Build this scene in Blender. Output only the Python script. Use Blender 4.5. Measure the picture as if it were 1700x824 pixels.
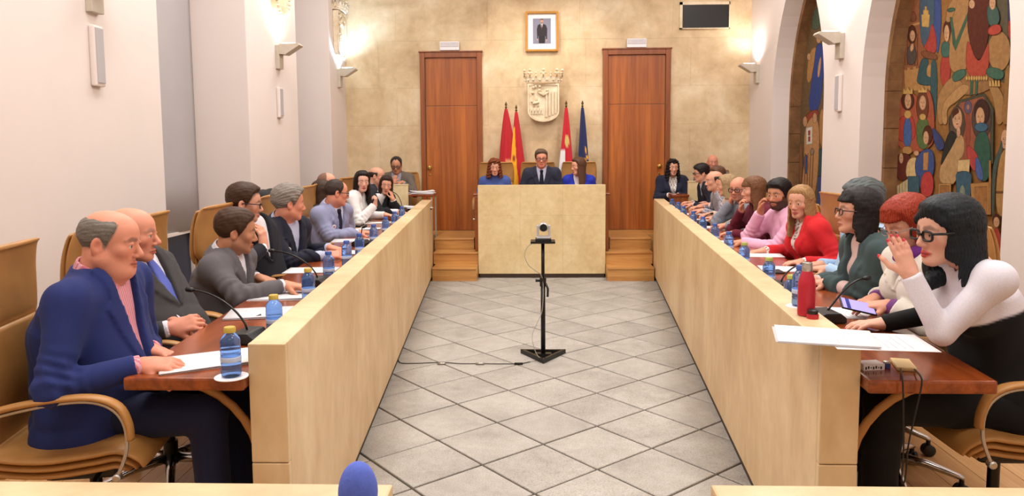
import bpy, bmesh, math, random
import numpy as np
from mathutils import Vector, Matrix
random.seed(7); rng = np.random.default_rng(7)
scene = bpy.context.scene
for o in list(bpy.data.objects): bpy.data.objects.remove(o)
col = scene.collection
R_ = math.radians

# ------------------------------------------------------------ camera
CAM_H, FPX, PPX, PPY = 1.56, 1230.0, 850.0, 355.0
cam_d = bpy.data.cameras.new('camera'); cam = bpy.data.objects.new('camera', cam_d); col.objects.link(cam)
cam_d.sensor_width = 36.0; cam_d.lens = FPX / 1700 * 36; cam_d.clip_start = .05
cam_d.shift_y = -(412 - PPY) / 1700
CROT = (Matrix.Rotation(R_(2.0), 3, 'Z') @ Matrix.Rotation(R_(90 - 5.11), 3, 'X') @ Matrix.Rotation(R_(-.4), 3, 'Z'))
cam.matrix_world = Matrix.Translation((0, 0, CAM_H)) @ CROT.to_4x4()
scene.camera = cam
def ray(x, y): return CROT @ Vector(((x - PPX) / FPX, -(y - PPY) / FPX, -1))
def at(x, y, Y): d = ray(x, y); return Vector((0, 0, CAM_H)) + d * (Y / d.y)          # point at depth Y
def atz(x, y, z): d = ray(x, y); return Vector((0, 0, CAM_H)) + d * ((z - CAM_H) / d.z)  # point at height z
def atx(x, y, X): d = ray(x, y); return Vector((0, 0, CAM_H)) + d * (X / d.x)          # point on a side wall

# ------------------------------------------------------------ world, lights, exposure
world = bpy.data.worlds.new('world'); scene.world = world; world.use_nodes = True
world.node_tree.nodes['Background'].inputs[0].default_value = (.9, .85, .8, 1)
world.node_tree.nodes['Background'].inputs[1].default_value = .05
vs = scene.view_settings
vs.view_transform = 'Standard'; vs.look = 'None'; vs.gamma = 1; vs.use_curve_mapping = False
vs.exposure = 0.0
def area(name, loc, size, power, color, size_y=None, rot=(0, 0, 0)):
    l = bpy.data.lights.new(name, 'AREA'); l.energy = power; l.color = color; l.size = size
    l.shape = 'RECTANGLE'; l.size_y = size_y or size
    o = bpy.data.objects.new(name, l); col.objects.link(o); o.location = loc; o.rotation_euler = rot; return o
def spot(name, loc, target, power, color, angle, blend=.6, rad=.05):
    l = bpy.data.lights.new(name, 'SPOT'); l.energy = power; l.color = color; l.spot_size = R_(angle); l.spot_blend = blend
    l.shadow_soft_size = rad
    o = bpy.data.objects.new(name, l); col.objects.link(o); o.location = loc
    o.rotation_euler = (Vector(target) - Vector(loc)).to_track_quat('-Z', 'Y').to_euler(); return o
WARM = (1.0, .86, .72); NEUT = (1.0, .965, .93); COOL = (.80, .88, 1.0)
CEIL = 4.4
for k, y in enumerate((1.3, 3.5, 5.6, 7.7)):                     # rows of ceiling luminaires
    for sx in (-1.55, 1.75):
        area('ceiling_lamp', (sx, y, CEIL - .03), .9, 52, NEUT, 1.5)
area('ceiling_lamp_front', (0.1, -1.2, CEIL - .03), 2.2, 26, NEUT, 1.2)
spot('picture_spot', (-.75, 8.75, 4.3), (.05, 9.97, 1.9), 105, WARM, 62, .9, .03)
spot('picture_spot_b', (.95, 8.75, 4.3), (.12, 9.97, 1.9), 105, WARM, 62, .9, .03)

# ------------------------------------------------------------ helpers
def lin(c):
    c = c / 255.0
    return c / 12.92 if c <= .04045 else ((c + .055) / 1.055) ** 2.4
def rgb(r, g, b): return (lin(r), lin(g), lin(b), 1.0)
def tag(o, label=None, cat=None, group=None, kind=None):
    if label: o['label'] = label
    if cat: o['category'] = cat
    if group: o['group'] = group
    if kind: o['kind'] = kind
    return o
def empty(name, loc=(0, 0, 0), rz=0):
    o = bpy.data.objects.new(name, None); col.objects.link(o); o.location = loc; o.rotation_euler = (0, 0, rz)
    o.empty_display_size = .05; return o
def thing(name, label, cat, loc=(0, 0, 0), rz=0, group=None): return tag(empty(name, loc, rz), label, cat, group)
def kids(o): return [c for c in bpy.data.objects if c.parent == o]
def copy_tree(o, parent=None):
    c = o.copy(); col.objects.link(c); c.parent = parent
    for ch in kids(o): copy_tree(ch, c)
    return c

class NT:
    def __init__(s, name):
        s.m = bpy.data.materials.new(name); s.m.use_nodes = True; s.t = s.m.node_tree
        s.b = s.t.nodes['Principled BSDF']
    def n(s, typ, **kw):
        nd = s.t.nodes.new(typ)
        for k, v in kw.items():
            if k in nd.inputs.keys(): nd.inputs[k].default_value = v
            else: setattr(nd, k, v)
        return nd
    def l(s, a, b): s.t.links.new(a, b)
    def coord(s, scale=(1, 1, 1), out='Object'):
        tc = s.n('ShaderNodeTexCoord'); mp = s.n('ShaderNodeMapping'); mp.inputs['Scale'].default_value = scale
        s.l(tc.outputs[out], mp.inputs[0]); return mp.outputs[0]
    def noise(s, vec, scale, detail=5, rough=.55, dist=0):
        nd = s.n('ShaderNodeTexNoise'); nd.inputs['Scale'].default_value = scale; nd.inputs['Detail'].default_value = detail
        nd.inputs['Roughness'].default_value = rough; nd.inputs['Distortion'].default_value = dist
        s.l(vec, nd.inputs['Vector']); return nd.outputs['Fac']
    def ramp(s, fac, stops):
        r = s.n('ShaderNodeValToRGB'); e = r.color_ramp.elements
        while len(e) < len(stops): e.new(.5)
        for el, (p, c) in zip(e, stops): el.position = p; el.color = c
        s.l(fac, r.inputs[0]); return r.outputs[0]
    def mix(s, fac, a, b, mode='MIX'):
        m = s.n('ShaderNodeMix'); m.data_type = 'RGBA'; m.blend_type = mode
        for v, sock in ((fac, m.inputs[0]), (a, m.inputs[6]), (b, m.inputs[7])):
            if hasattr(v, 'is_linked'): s.l(v, sock)
            else: sock.default_value = v
        return m.outputs[2]
    def color(s, c): s.l(c, s.b.inputs['Base Color']) if hasattr(c, 'is_linked') else setattr(s.b.inputs['Base Color'], 'default_value', c)
    def bump(s, h, strength=.2, dist=.01):
        b = s.n('ShaderNodeBump'); b.inputs['Strength'].default_value = strength; b.inputs['Distance'].default_value = dist
        s.l(h, b.inputs['Height']); s.l(b.outputs[0], s.b.inputs['Normal'])
    def set(s, **kw):
        for k, v in kw.items(): s.b.inputs[k.replace('_', ' ')].default_value = v
        return s

def plain(name, c, rough=.5, metal=0, var=.06, scale=18, bump=0, **kw):
    t = NT(name); v = t.coord(); f = t.noise(v, scale)
    c2 = tuple(min(1, x * (1 - var * 2)) for x in c[:3]) + (1,)
    t.color(t.ramp(f, [(.3, c2), (.7, c)])); t.set(Roughness=rough, Metallic=metal)
    if bump: t.bump(f, bump, .004)
    for k, x in kw.items(): t.b.inputs[k.replace('_', ' ')].default_value = x
    return t.m
def stone(name, c_lo, c_mid, c_hi, stain, rough=.6, scale=2.2, amount=.5, rnd=.0, sx=(1, 1, 1), world_pos=False, speck=False):
    t = NT(name); v = t.coord(sx)
    if world_pos:
        gp = t.n('ShaderNodeNewGeometry'); v = gp.outputs['Position']
    if rnd:
        oi = t.n('ShaderNodeObjectInfo')
    if rnd and not world_pos:
        ad = t.n('ShaderNodeVectorMath', operation='ADD'); sc = t.n('ShaderNodeVectorMath', operation='SCALE')
        sc.inputs[3].default_value = 40; cx = t.n('ShaderNodeCombineXYZ')
        for i in range(3): t.l(oi.outputs['Random'], cx.inputs[i])
        t.l(cx.outputs[0], sc.inputs[0]); t.l(v, ad.inputs[0]); t.l(sc.outputs[0], ad.inputs[1]); v = ad.outputs[0]
    f1 = t.noise(v, scale, 8, .62, .4); f2 = t.noise(v, scale * 6, 6, .6); f3 = t.noise(v, scale * 1.7, 10, .72, 1.2)
    base = t.ramp(f1, [(.3, c_lo), (.5, c_mid), (.72, c_hi)])
    fine = t.ramp(f2, [(.3, (.86, .84, .80, 1)), (.65, (1, 1, 1, 1))])
    base = t.mix(.8, base, fine, 'MULTIPLY')
    if speck:
        f4 = t.noise(v, 170, 2, .5); base = t.mix(1.0, base, t.ramp(f4, [(.34, (.66, .64, .62, 1)), (.44, (1, 1, 1, 1)), (.6, (1, 1, 1, 1)), (.72, (1.3, 1.3, 1.28, 1))]), 'MULTIPLY')
    sm = t.ramp(f3, [(.60, (0, 0, 0, 1)), (.74, (amount, amount, amount, 1))])
    base = t.mix(sm, base, stain)
    if rnd:
        hs = t.n('ShaderNodeHueSaturation'); mr = t.n('ShaderNodeMapRange'); mr.inputs[3].default_value = 1 - rnd; mr.inputs[4].default_value = 1 + rnd
        t.l(oi.outputs['Random'], mr.inputs[0]); t.l(mr.outputs[0], hs.inputs['Value']); t.l(base, hs.inputs['Color']); base = hs.outputs[0]
    t.color(base); t.set(Roughness=rough); t.bump(f2, .12, .004); return t.m
def wood(name, c1, c2, rough=.35, stretch=(1, 1, .06), scale=14, coat=.15, rnd=0):
    t = NT(name); v = t.coord(stretch)
    f = t.noise(v, scale, 6, .65, .8); g = t.noise(v, scale * 5, 3, .6)
    base = t.ramp(f, [(.28, c1), (.52, tuple((a + b) / 2 for a, b in zip(c1, c2))), (.75, c2)])
    base = t.mix(.5, base, t.ramp(g, [(.35, (.72, .68, .64, 1)), (.6, (1, 1, 1, 1))]), 'MULTIPLY')
    t.color(base); t.set(Roughness=rough, Coat_Weight=coat, Coat_Roughness=.15); t.bump(g, .04, .002); return t.m
def vcol(name, rough=.8, sheen=0, noise_amt=.12, nscale=220, bump=.15, spec=.3, sss=0):
    t = NT(name); a = t.n('ShaderNodeAttribute', attribute_name='Col'); v = t.coord()
    f = t.noise(v, nscale, 3, .6); k = 1 - noise_amt
    t.color(t.mix(1.0, a.outputs['Color'], t.ramp(f, [(.3, (k, k, k, 1)), (.7, (1, 1, 1, 1))]), 'MULTIPLY'))
    t.set(Roughness=rough, Sheen_Weight=sheen, Specular_IOR_Level=spec)
    if sss: t.set(Subsurface_Weight=sss, Subsurface_Radius=(.012, .005, .003), Subsurface_Scale=.6)
    if bump: t.bump(f, bump, .002)
    return t.m

M = dict(
    backwall=stone('sandstone_wall', rgb(188, 160, 122), rgb(216, 192, 154), rgb(236, 220, 190), rgb(170, 124, 90), .62, 1.7, .45, rnd=.010, world_pos=True),
    parapet=stone('parapet_limestone', rgb(200, 166, 122), rgb(219, 189, 146), rgb(233, 210, 170), rgb(178, 128, 84), .45, 2.2, .40, sx=(1, 1, .6)),
    podium=stone('podium_limestone', rgb(214, 188, 138), rgb(228, 206, 158), rgb(238, 220, 178), rgb(186, 150, 100), .45, 2.6, .3, rnd=.006, world_pos=True),
    tile=stone('granite_tile', rgb(156, 152, 146), rgb(174, 170, 164), rgb(186, 183, 177), rgb(160, 146, 126), .6, 3.0, .22, rnd=.05, speck=True),
    grout=plain('tile_joint', rgb(78, 72, 64), .9),
    white=plain('white_wall_paint', rgb(228, 217, 211), .75, 0, .015, 3, .05),
    greyw=plain('grey_blind', rgb(178, 174, 176), .8, 0, .02, 4),
    archstone=stone('arch_stone', rgb(96, 66, 38), rgb(128, 90, 54), rgb(150, 112, 72), rgb(80, 52, 30), .8, 4, .4),
    ceiling=plain('ceiling_plaster', rgb(225, 218, 208), .9),
    nightglass=plain('window_glass', rgb(20, 38, 66), .15),
    dark=plain('dark_plinth', rgb(58, 42, 30), .6),
    black=plain('black_plastic', rgb(16, 16, 17), .45), blackm=plain('black_metal', rgb(20, 19, 19), .35, .3),
    door=wood('door_veneer', rgb(128, 60, 16), rgb(198, 114, 44), .4, (1, 1, .05), 9, .2),
    frame=wood('door_frame_wood', rgb(112, 54, 18), rgb(166, 92, 38), .4, (1, 1, .06), 12, .2),
    table=wood('cherry_table', rgb(106, 44, 15), rgb(172, 86, 36), .22, (1, .08, 1), 12, .4),
    step=wood('oak_step', rgb(182, 124, 62), rgb(222, 170, 102), .38, (.06, 1, 1), 12, .2),
    plank=wood('floor_plank', rgb(176, 128, 76), rgb(214, 170, 116), .4, (1, .07, 1), 10, .2),
    leather=plain('tan_leather', rgb(182, 130, 70), .42, 0, .09, 9, .12),
    chrome=plain('chrome', rgb(200, 200, 200), .18, 1), steel=plain('satin_steel', rgb(196, 192, 184), .35, .9),
    brass=plain('brass', rgb(206, 170, 92), .25, .9), gilt=plain('gilt_frame', rgb(196, 142, 66), .35, .35),
    paper=plain('white_paper', rgb(240, 238, 240), .8, 0, .01), paperb=plain('paper_edge', rgb(214, 210, 214), .8),
    sconce=plain('sconce_metal', rgb(196, 186, 170), .45, .1), plaster=stone('carved_stone', rgb(206, 184, 150), rgb(228, 212, 184), rgb(240, 228, 204), rgb(180, 150, 110), .7, 5, .3),
    cloth=vcol('woven_cloth', .85, .04), skin=vcol('skin', .5, 0, .05, 60, .04, .35, .12), hair=vcol('hair', .55, .0, .4, 260, .3, .25),
    paint=vcol('mural_paint', .8, 0, .28, 26, .08, .1), flagc=vcol('flag_satin', .55, .3, .06, 90, .05), gloss=vcol('coloured_plastic', .35, 0, .04, 30, 0, .5),
)
def bottle_mat():
    t = NT('blue_pet'); t.color(rgb(126, 172, 240)); t.set(Roughness=.05, Transmission_Weight=.85, IOR=1.08, Specular_IOR_Level=.9, Coat_Weight=.6, Coat_Roughness=.05); return t.m
M['bottle'] = bottle_mat()
def lamp_mat(name, c, s):
    t = NT(name); t.color(c); t.b.inputs['Emission Color'].default_value = c; t.b.inputs['Emission Strength'].default_value = s; return t.m

class MB:
    def __init__(s): s.v = []; s.f = []; s.c = []
    def add(s, vs_, fs, c=None):
        n = len(s.v); s.v += [tuple(v) for v in vs_]; s.f += [tuple(i + n for i in f) for f in fs]; s.c += [c or (1, 1, 1, 1)] * len(vs_); return s
    def box(s, x0, x1, y0, y1, z0, z1, c=None, m=None):
        vs_ = [Vector((x, y, z)) for z in (z0, z1) for y in (y0, y1) for x in (x0, x1)]
        if m is not None: vs_ = [m @ v for v in vs_]
        return s.add(vs_, [(0, 2, 3, 1), (4, 5, 7, 6), (0, 1, 5, 4), (2, 6, 7, 3), (0, 4, 6, 2), (1, 3, 7, 5)], c)
    def prism(s, pts, n, c=None):                 # closed polygon pts (3d) extruded by n
        k = len(pts); n = Vector(n); a = [Vector(p) for p in pts]; b = [p + n for p in a]
        return s.add(a + b, [tuple(range(k))[::-1], tuple(range(k, 2 * k))] + [(i, (i + 1) % k, k + (i + 1) % k, k + i) for i in range(k)], c)
    def tube(s, pts, r, n=8, c=None, cap=True, flat=None):
        pts = [Vector(p) for p in pts]; rs = r if isinstance(r, (list, tuple)) else [r] * len(pts)
        rings = []; up = None
        for i, p in enumerate(pts):
            t = (pts[min(i + 1, len(pts) - 1)] - pts[max(i - 1, 0)]).normalized()
            if up is None: up = Vector((0, 0, 1)) if abs(t.z) < .9 else Vector((1, 0, 0))
            if flat is not None: u = Vector(flat).normalized(); w = t.cross(u).normalized()
            else: u = (up - t * up.dot(t)).normalized(); w = t.cross(u); up = u
            ru, rw = rs[i] if isinstance(rs[i], (list, tuple)) else (rs[i], rs[i])
            rings.append([p + u * (math.cos(a) * ru) + w * (math.sin(a) * rw) for a in [2 * math.pi * k / n for k in range(n)]])
        vs_ = [v for rg in rings for v in rg]; fs = []
        for i in range(len(pts) - 1):
            for k in range(n): fs.append((i * n + k, i * n + (k + 1) % n, (i + 1) * n + (k + 1) % n, (i + 1) * n + k))
        if cap: fs += [tuple(range(n))[::-1], tuple(range((len(pts) - 1) * n, len(pts) * n))]
        return s.add(vs_, fs, c)
    def lathe(s, prof, n=20, o=(0, 0, 0), c=None, m=None):
        o = Vector(o); vs_ = []
        for r, z in prof:
            for k in range(n):
                a = 2 * math.pi * k / n; v = Vector((r * math.cos(a), r * math.sin(a), z))
                vs_.append((m @ v if m is not None else v) + o)
        fs = []
        for i in range(len(prof) - 1):
            for k in range(n): fs.append((i * n + k, i * n + (k + 1) % n, (i + 1) * n + (k + 1) % n, (i + 1) * n + k))
        fs += [tuple(range(n))[::-1], tuple(range((len(prof) - 1) * n, len(prof) * n))]
        return s.add(vs_, fs, c)
    def ball(s, o, r, c=None, nu=12, nv=8):
        r = r if isinstance(r, (tuple, list)) else (r, r, r); o = Vector(o); vs_ = []; fs = []
        for j in range(nv + 1):
            th = math.pi * j / nv
            for i in range(nu):
                a = 2 * math.pi * i / nu; vs_.append(o + Vector((r[0] * math.sin(th) * math.cos(a), r[1] * math.sin(th) * math.sin(a), r[2] * math.cos(th))))
        for j in range(nv):
            for i in range(nu): fs.append((j * nu + i, (j + 1) * nu + i, (j + 1) * nu + (i + 1) % nu, j * nu + (i + 1) % nu))
        return s.add(vs_, fs, c)
    def build(s, name, mat, parent=None, smooth=False, bevel=0, colr=False, loc=None, segs=2, kind=None):
        me = bpy.data.meshes.new(name); me.from_pydata(s.v, [], s.f)
        if bevel:
            bm = bmesh.new(); bm.from_mesh(me); bmesh.ops.remove_doubles(bm, verts=bm.verts, dist=1e-5)
            es = [e for e in bm.edges if len(e.link_faces) == 2 and e.calc_face_angle(0) > .5]
            bmesh.ops.bevel(bm, geom=es, offset=bevel, segments=segs, profile=.6, affect='EDGES', clamp_overlap=True); bm.to_mesh(me); bm.free()
        elif colr:
            at_ = me.attributes.new('Col', 'FLOAT_COLOR', 'POINT'); at_.data.foreach_set('color', np.array(s.c, np.float32).ravel())
        if smooth: me.polygons.foreach_set('use_smooth', [True] * len(me.polygons)); 
        if smooth == 'auto': me.set_sharp_from_angle(angle=R_(40))
        me.materials.append(M[mat] if isinstance(mat, str) else mat)
        o = bpy.data.objects.new(name, me); col.objects.link(o); o.parent = parent
        if loc is not None: o.location = loc
        if kind: o['kind'] = kind
        return o
def obj_from(me, name, parent=None, loc=(0, 0, 0), rot=(0, 0, 0)):
    o = bpy.data.objects.new(name, me); col.objects.link(o); o.parent = parent; o.location = loc; o.rotation_euler = rot; return o
def clip_poly(poly, planes):
    for (px, py, nx, ny) in planes:
        out = []
        for i in range(len(poly)):
            a, b = poly[i], poly[(i + 1) % len(poly)]
            da = (a[0] - px) * nx + (a[1] - py) * ny; db = (b[0] - px) * nx + (b[1] - py) * ny
            if da >= 0: out.append(a)
            if (da >= 0) != (db >= 0):
                t = da / (da - db); out.append((a[0] + (b[0] - a[0]) * t, a[1] + (b[1] - a[1]) * t))
        poly = out
        if len(poly) < 3: return []
    return poly

# ------------------------------------------------------------ structure
XW_L, XW_R, Y_B, Y_F = -2.57, 2.80, 9.97, -2.4
def XL(Y): return -.645 - .0708 * Y          # inner face of the left parapet
def XR(Y): return .717 + .0751 * Y           # inner face of the right parapet
DAIS = .10
PAR_H, PAR_T, PY0, PY1 = .94, .122, 2.29, 8.86

# central floor: square slabs laid diagonally
fl = tag(MB().box(-3.3, 3.3, Y_F, Y_B + .2, -.2, -.012).build('floor', 'grout'), kind='structure')
U = Vector((.241, -.278)) * 1.0759; W_ = Vector((.284, .244)) * 1.0759; O2 = Vector((-.703, 4.366)) * 1.0759
ln = (U.length + W_.length) / 2; ang = math.atan2(W_.y, W_.x) ; W_ = Vector((math.cos(ang), math.sin(ang))) * ln; U = Vector((W_.y, -W_.x))
planes = [(XL(0) - .05, 0, 1, .0708), (XR(0) + .05, 0, -1, .0751), (0, .55, 0, 1), (0, 8.9, 0, -1)]
tile_me = None; g = .0062
for i in range(-16, 16):
    for j in range(-16, 18):
        c = [O2 + U * (i + a) + W_ * (j + b) for a, b in ((0, 0), (1, 0), (1, 1), (0, 1))]
        cen = (c[0] + c[2]) / 2
        c = [(p - cen) * (1 - 2 * g / ln) for p in c]
        full = [(p.x + cen.x, p.y + cen.y) for p in c]
        po = clip_poly(full, planes)
        if len(po) < 3: continue
        same = len(po) == 4 and all(abs(a[0] - b[0]) + abs(a[1] - b[1]) < 1e-6 for a, b in zip(po, full))
        if same and tile_me: o = obj_from(tile_me, 'slab', fl)
        else:
            o = MB().prism([Vector((p[0] - cen.x, p[1] - cen.y, -.03)) for p in po], (0, 0, .03)).build('slab', 'tile', fl, bevel=.003, segs=1)
            if same: tile_me = o.data
        o.location = (cen.x, cen.y, random.uniform(-.0015, .0008))

# raised side floors in planks
def dais(name, xf, side):
    po = [(xf(Y_F) , Y_F), (xf(Y_B), Y_B), (side * 3.2, Y_B), (side * 3.2, Y_F)]
    base = tag(MB().prism([Vector((p[0], p[1], 0)) for p in po], (0, 0, DAIS - .012)).build(name, 'grout'), kind='structure')
    n = 0
    for k in range(14):
        x0 = side * (.75 + k * .17); x1 = side * (.75 + (k + 1) * .17 - .003); x0, x1 = min(x0, x1), max(x0, x1)
        y = Y_F + (k % 3) * .5
        while y < Y_B:
            y1 = min(y + 1.6, Y_B)
            sl = -.0708 if side < 0 else .0751
            pl = [(xf(0) + side * .06, 0, side, -side * sl)]
            po = clip_poly([(x0, y + .002), (x1, y + .002), (x1, y1 - .002), (x0, y1 - .002)], pl)
            if len(po) > 2:
                MB().prism([Vector((p[0], p[1], DAIS - .014)) for p in po], (0, 0, .014)).build('plank', 'plank', base)
            y = y1
    return base
dais('floor_dais_left', lambda y: XL(y) - .03, -1); dais('floor_dais_right', lambda y: XR(y) + .03, 1)

# back wall in sandstone slabs
bw = tag(MB().box(-3.4, 3.4, Y_B + .03, Y_B + .3, 0, CEIL).build('wall_back', 'backwall'), kind='structure')
rows = [0, .62, 1.22, 1.86, 2.36, 2.98, 3.62, CEIL]
for i in range(len(rows) - 1):
    x = -2.75 - (.35 if i % 2 else .75)
    while x < 3.1:
        w = 1.22 if i % 2 else 1.38
        x0, x1 = max(x, -2.75), min(x + w, 3.05)
        if x1 - x0 > .05:
            MB().box(-(x1 - x0) / 2 + .0006, (x1 - x0) / 2 - .0006, 0, .03, .0006, rows[i + 1] - rows[i] - .0006).build('wall_slab', 'backwall', bw, loc=((x0 + x1) / 2, Y_B + random.uniform(0, .0012), rows[i]))
        x += w
# left wall: piers and window recesses
lw = tag(MB().box(-3.5, XW_L, Y_F, 5.03, 0, CEIL).build('wall_left', 'white', bevel=.008), kind='structure')
tag(MB().box(-3.5, XW_L, 6.58, 7.95, 0, CEIL).build('wall_left_middle', 'white', bevel=.008), kind='structure')
tag(MB().box(-3.5, XW_L, 9.22, Y_B + .1, 0, CEIL).build('wall_left_end', 'white', bevel=.008), kind='structure')
def window(name, y0, y1, xb):
    w = tag(MB().box(xb - .08, xb - .05, y0, y1, 0, CEIL).build(name, 'nightglass'), kind='structure')
    MB().box(xb - .05, xb + .0, y0, y1, .0, .16).build('window_sill', 'white', w)
    for yy in (y0, (y0 + y1) / 2 - .02, y1 - .04): MB().box(xb - .05, xb - .02, yy, yy + .04, .16, CEIL).build('window_bar', 'white', w)
    m = MB(); n = 24                                # roller blind, slightly billowed
    vs_ = []; fs = []
    for i in range(n + 1):
        for j in range(9):
            t = i / n; z = .86 + (CEIL - .86) * j / 8
            vs_.append((xb + .02 + .02 * math.sin(t * 9) * (1 - j / 8) + .012 * math.sin(t * 3.1), y0 + (y1 - y0) * t, z))
    for i in range(n):
        for j in range(8): a = i * 9 + j; fs.append((a, a + 9, a + 10, a + 1))
    m.add(vs_, fs); b = m.build('roller_blind', 'greyw', w, smooth=True)
    md = b.modifiers.new('s', 'SOLIDIFY'); md.thickness = .004
    MB().box(xb + .0, xb + .035, y0 + .01, y1 - .01, .835, .865).build('blind_rail', 'white', w)
window('window_1', 5.03, 6.58, -3.09); window('window_2', 7.95, 9.22, -3.09)

# right wall with two pointed-arch recesses
def arch_pts(y0, y1, spring, r, n=14, inset=0):
    y0 += inset; y1 -= inset; hw = (y1 - y0) / 2; r = r + 0 * inset
    hmax = math.sqrt(2 * r * hw - hw * hw); pts = [(y0, 0), (y0, spring)]
    for k in range(1, n + 1):
        h = hmax * k / n; pts.append((y0 + r - math.sqrt(r * r - h * h), spring + h))
    right = [(y0 + y1 - p[0], p[1]) for p in pts[:-1]][::-1]
    return pts + right
A1 = (4.55, 6.58); A2 = (7.42, 9.02); SPR, RAD = 2.02, 1.95
def wall_with_arches(name, x0, x1, arches, mat):
    m = MB()
    segs = [Y_F] + [v for a in arches for v in a] + [Y_B + .1]
    for i in range(0, len(segs), 2): m.box(x0, x1, segs[i], segs[i + 1], 0, CEIL)
    for a in arches:
        p = arch_pts(a[0], a[1], SPR, RAD); top = [q for q in p if q[1] >= SPR]
        for i in range(len(top) - 1):                # web above the arch, with its soffit
            (ya, za), (yb, zb) = top[i], top[i + 1]
            m.add([(x0, ya, za), (x0, yb, zb), (x0, yb, CEIL), (x0, ya, CEIL), (x1, ya, za), (x1, yb, zb), (x1, yb, CEIL), (x1, ya, CEIL)], [(0, 3, 2, 1), (4, 5, 6, 7), (0, 1, 5, 4)])
    return tag(m.build(name, mat), kind='structure')
wall_with_arches('wall_right', XW_R, XW_R + .2, [A1, A2], 'white')
ws = tag(MB().box(XW_R + .34, XW_R + .5, Y_F, Y_B + .1, 0, CEIL).build('wall_right_backing', 'white'), kind='structure')
for n_, a in ((1, A1), (2, A2)):                     # inner stone ring, one voussoir or jamb block at a time
    rt = tag(empty('trim_%d' % n_), kind='structure')
    p = arch_pts(a[0] , a[1], SPR, RAD, 12); ce = ((a[0] + a[1]) / 2, 1.7); res = []
    side = [(a[0], z) for z in np.arange(0, SPR, .34)]
    pts = side + p[1:-1] + [(a[1], z) for z in np.arange(0, SPR, .34)][::-1]
    for i in range(len(pts) - 1):
        q = []
        for (y, z) in (pts[i], pts[i + 1]):
            dy = .05 if y < ce[0] - .02 else (-.05 if y > ce[0] + .02 else 0); dz = -.05 if z > SPR else 0
            q.append(((y - dy * 1.0, z + (.0 if dz == 0 else .05)), (y + dy, z + dz)))
        (o0, i0), (o1, i1) = q; e = .0025
        mid = Vector(((o0[0] + i1[0]) / 2, (o0[1] + i1[1]) / 2))
        ring = [Vector(v) for v in (o0, i0, i1, o1)]; ring = [mid + (v - mid) * .985 for v in ring]
        MB().prism([(XW_R + .2, v.x, v.y) for v in ring], (.14, 0, 0)).build('arch_block', 'archstone', rt)
tag(MB().box(-3.6, 3.6, Y_F - .1, Y_B + .3, CEIL, CEIL + .1).build('ceiling', 'ceiling'), kind='structure')
tag(MB().box(-3.6, 3.6, Y_F - .2, Y_F, 0, CEIL).build('wall_front', 'white'), kind='structure')
# ------------------------------------------------------------ doors
def door(n, x0, x1, zt, knob_x, plate):
    z0 = .445; fw = .068; y = Y_B
    d = tag(empty('door_%d' % n, ((x0 + x1) / 2, y, z0)), kind='structure')
    def B(name, a, b, c, e, f, g_, mat, bev=.006): return MB().box(a - (x0 + x1) / 2, b - (x0 + x1) / 2, c, e, f - z0, g_ - z0).build(name, mat, d, bevel=bev)
    for s, a in ((0, x0), (1, x1 - fw)):
        B('door_jamb', a, a + fw, -.045, .02, z0, zt, 'frame')
        B('jamb_bead', a + (fw - .022 if s == 0 else 0), a + (fw if s == 0 else .022), -.035, -.012, z0, zt - fw, 'frame', .004)
    B('door_head', x0 + fw, x1 - fw, -.045, .02, zt - fw, zt, 'frame'); B('door_cornice', x0 - .012, x1 + .012, -.055, .0, zt, zt + .018, 'frame', .003)
    zm = 2.12
    lf = B('door_leaf', x0 + fw + .004, x1 - fw - .004, -.016, .01, z0 + .005, zm - .003, 'door', .003)
    B('transom_panel', x0 + fw + .004, x1 - fw - .004, -.016, .01, zm + .003, zt - fw - .004, 'door', .003)
    kx = knob_x - (x0 + x1) / 2; kz = 1.30 - z0
    rot = Matrix.Rotation(R_(90), 3, 'X')
    MB().lathe([(.026, 0), (.026, .006), (.012, .01), (.012, .03), (.026, .038), (.03, .05), (.024, .062), (.008, .066)], 16, (kx, -.016, kz), m=rot).build('knob', 'brass', lf, smooth='auto')
    MB().lathe([(.014, 0), (.014, .005), (.006, .006)], 12, (kx, -.016, kz - .10), m=rot).build('keyhole_plate', 'brass', lf)
    return d
door(1, -1.561, -.734, 2.823, at(714, 277, Y_B).x, 0); door(2, .868, 1.757, 2.835, at(1094, 274, Y_B).x, 1)

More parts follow.
